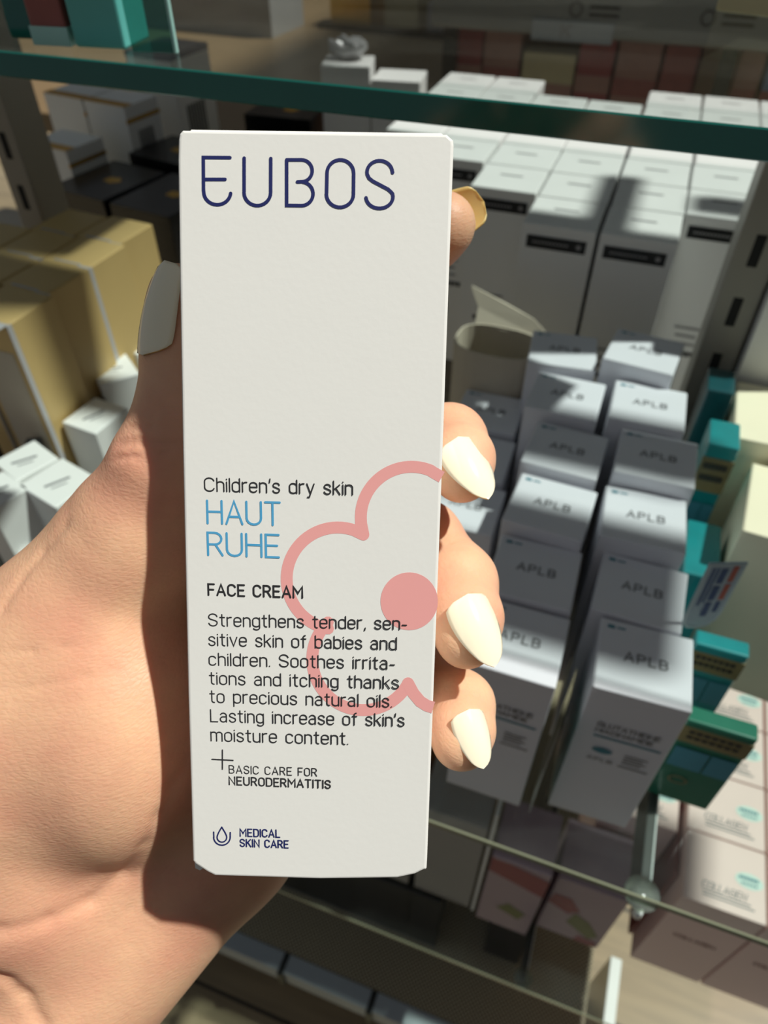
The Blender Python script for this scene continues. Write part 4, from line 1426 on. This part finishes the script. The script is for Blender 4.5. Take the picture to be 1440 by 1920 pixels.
# rear shelf unit with grey price rail and a row of dim cartons
RY = 1.2
bm = bmesh.new(); add_box(bm, -.36, .40, 0, .34, -.02, 0, .002)
rs = tag(link('rear_shelf', bm_mesh('rear_shelf', bm, M['rail']), None, W(0, RY, -.205)), 'grey rear shelf with a price rail at the top right of the photo', 'shelf')
bm = bmesh.new(); add_box(bm, -.36, .40, -.012, -.001, -.016, .05, .002)
link('price_rail', bm_mesh('price_rail', bm, M['rail']), rs)
ik = Ink(lambda x, y: (x, -.0125, y))
for xx in (-.155, .015):
    ik.line([(xx + .008 * math.cos(t), .014 + .008 * math.sin(t)) for t in np.linspace(0, 6.2, 20)], .0025, True)
    for q in range(2): ik.rect(xx + .018, .016 - .009 * q, xx + .058, .020 - .009 * q)
link('rail_print', ik.mesh('rail_print', M['clip_black']), rs)
bm = bmesh.new(); add_box(bm, -.212, -.100, -.0138, -.0126, -.024, .001, .001)
pl = link('price_label', bm_mesh('price_label', bm, M['deckgrey']), rs)
ik = Ink(lambda x, y: (x, -.0142, y))
ik.line([(-.170, -.004), (-.170, -.018)], .003); ik.line([(-.158, -.004), (-.166, -.010), (-.158, -.018)], .003)
link('label_print', ik.mesh('label_print', M['softink']), pl)
for xx in (-.335, .055):
    bm = bmesh.new(); add_box(bm, xx - .010, xx + .010, .004, .02, -.55, -.02, .001)
    link('upright', bm_mesh('upright', bm, M['clip_black']), rs)
bm = bmesh.new(); add_box(bm, -.36, .40, .02, .34, -.40, -.385, .002)
link('lower_board', bm_mesh('lower_board', bm, M['rail']), rs)
bm = bmesh.new(); add_box(bm, -.36, .40, .15, .165, -.384, -.021, .001)
link('back_panel', bm_mesh('back_panel', bm, M['dusky']), rs)['label'] = 'dusky brown back panel'
REAR = [(-.318, .050, 'darkred', 'dark red carton under the rear price rail, right of the black upright'), (-.262, .055, 'dusky', 'dusky brown carton under the rear price rail, left of the cream one'), (-.190, .078, 'palecream', 'cream carton under the white price label in the background'), (-.122, .050, 'darkred', 'dark red carton under the rear price rail, right of the cream one'), (-.062, .060, 'dusky', 'dusky brown carton under the rear price rail, right of the dark red pair'), (-.005, .045, 'redbrown', 'red-brown carton under the rear price rail, left of the right upright'), (.088, .032, 'dusky', 'narrow dusky carton under the rear price rail, right of the right upright'), (.150, .080, 'skyblue', 'blue carton under the rear price rail at the right edge')]
for x, a, mm, lab in REAR:
    slab('rear_carton', (a, .07, .152 if mm != 'palecream' else .13), W(x, RY + .075, -.585 + .20), 0, M[mm], lab, 'carton', (0.55, 0.7, M['dusky'] if mm in ('darkred', 'palecream') else M['redbrown'], 'duller band'))

# ------------------------------------------------------------------ unseen cartons added above the view to cast bands of shade
ABOVE = [(-.60, -.13, .312, .388), (.085, .355, .312, .388), (-.60, .352, .420, .459), (-.60, -.11, .475, .92), (.176, .228, .590, .618), (.230, .248, .588, .71), (.249, .29, .590, .606), (.30, .345, .66, .69), (.49, .66, .415, .50)]
for k, (x0, x1, y0, y1) in enumerate(ABOVE):
    carton('shade_carton', (x1 - x0, y1 - y0, .03), W((x0 + x1) / 2, (y0 + y1) / 2, TOP), 0, M['blackbox'], 'unseen dark carton added to cast shade, %s counted from the front left' % ORD[k], 'carton', 'added shade-casting cartons')
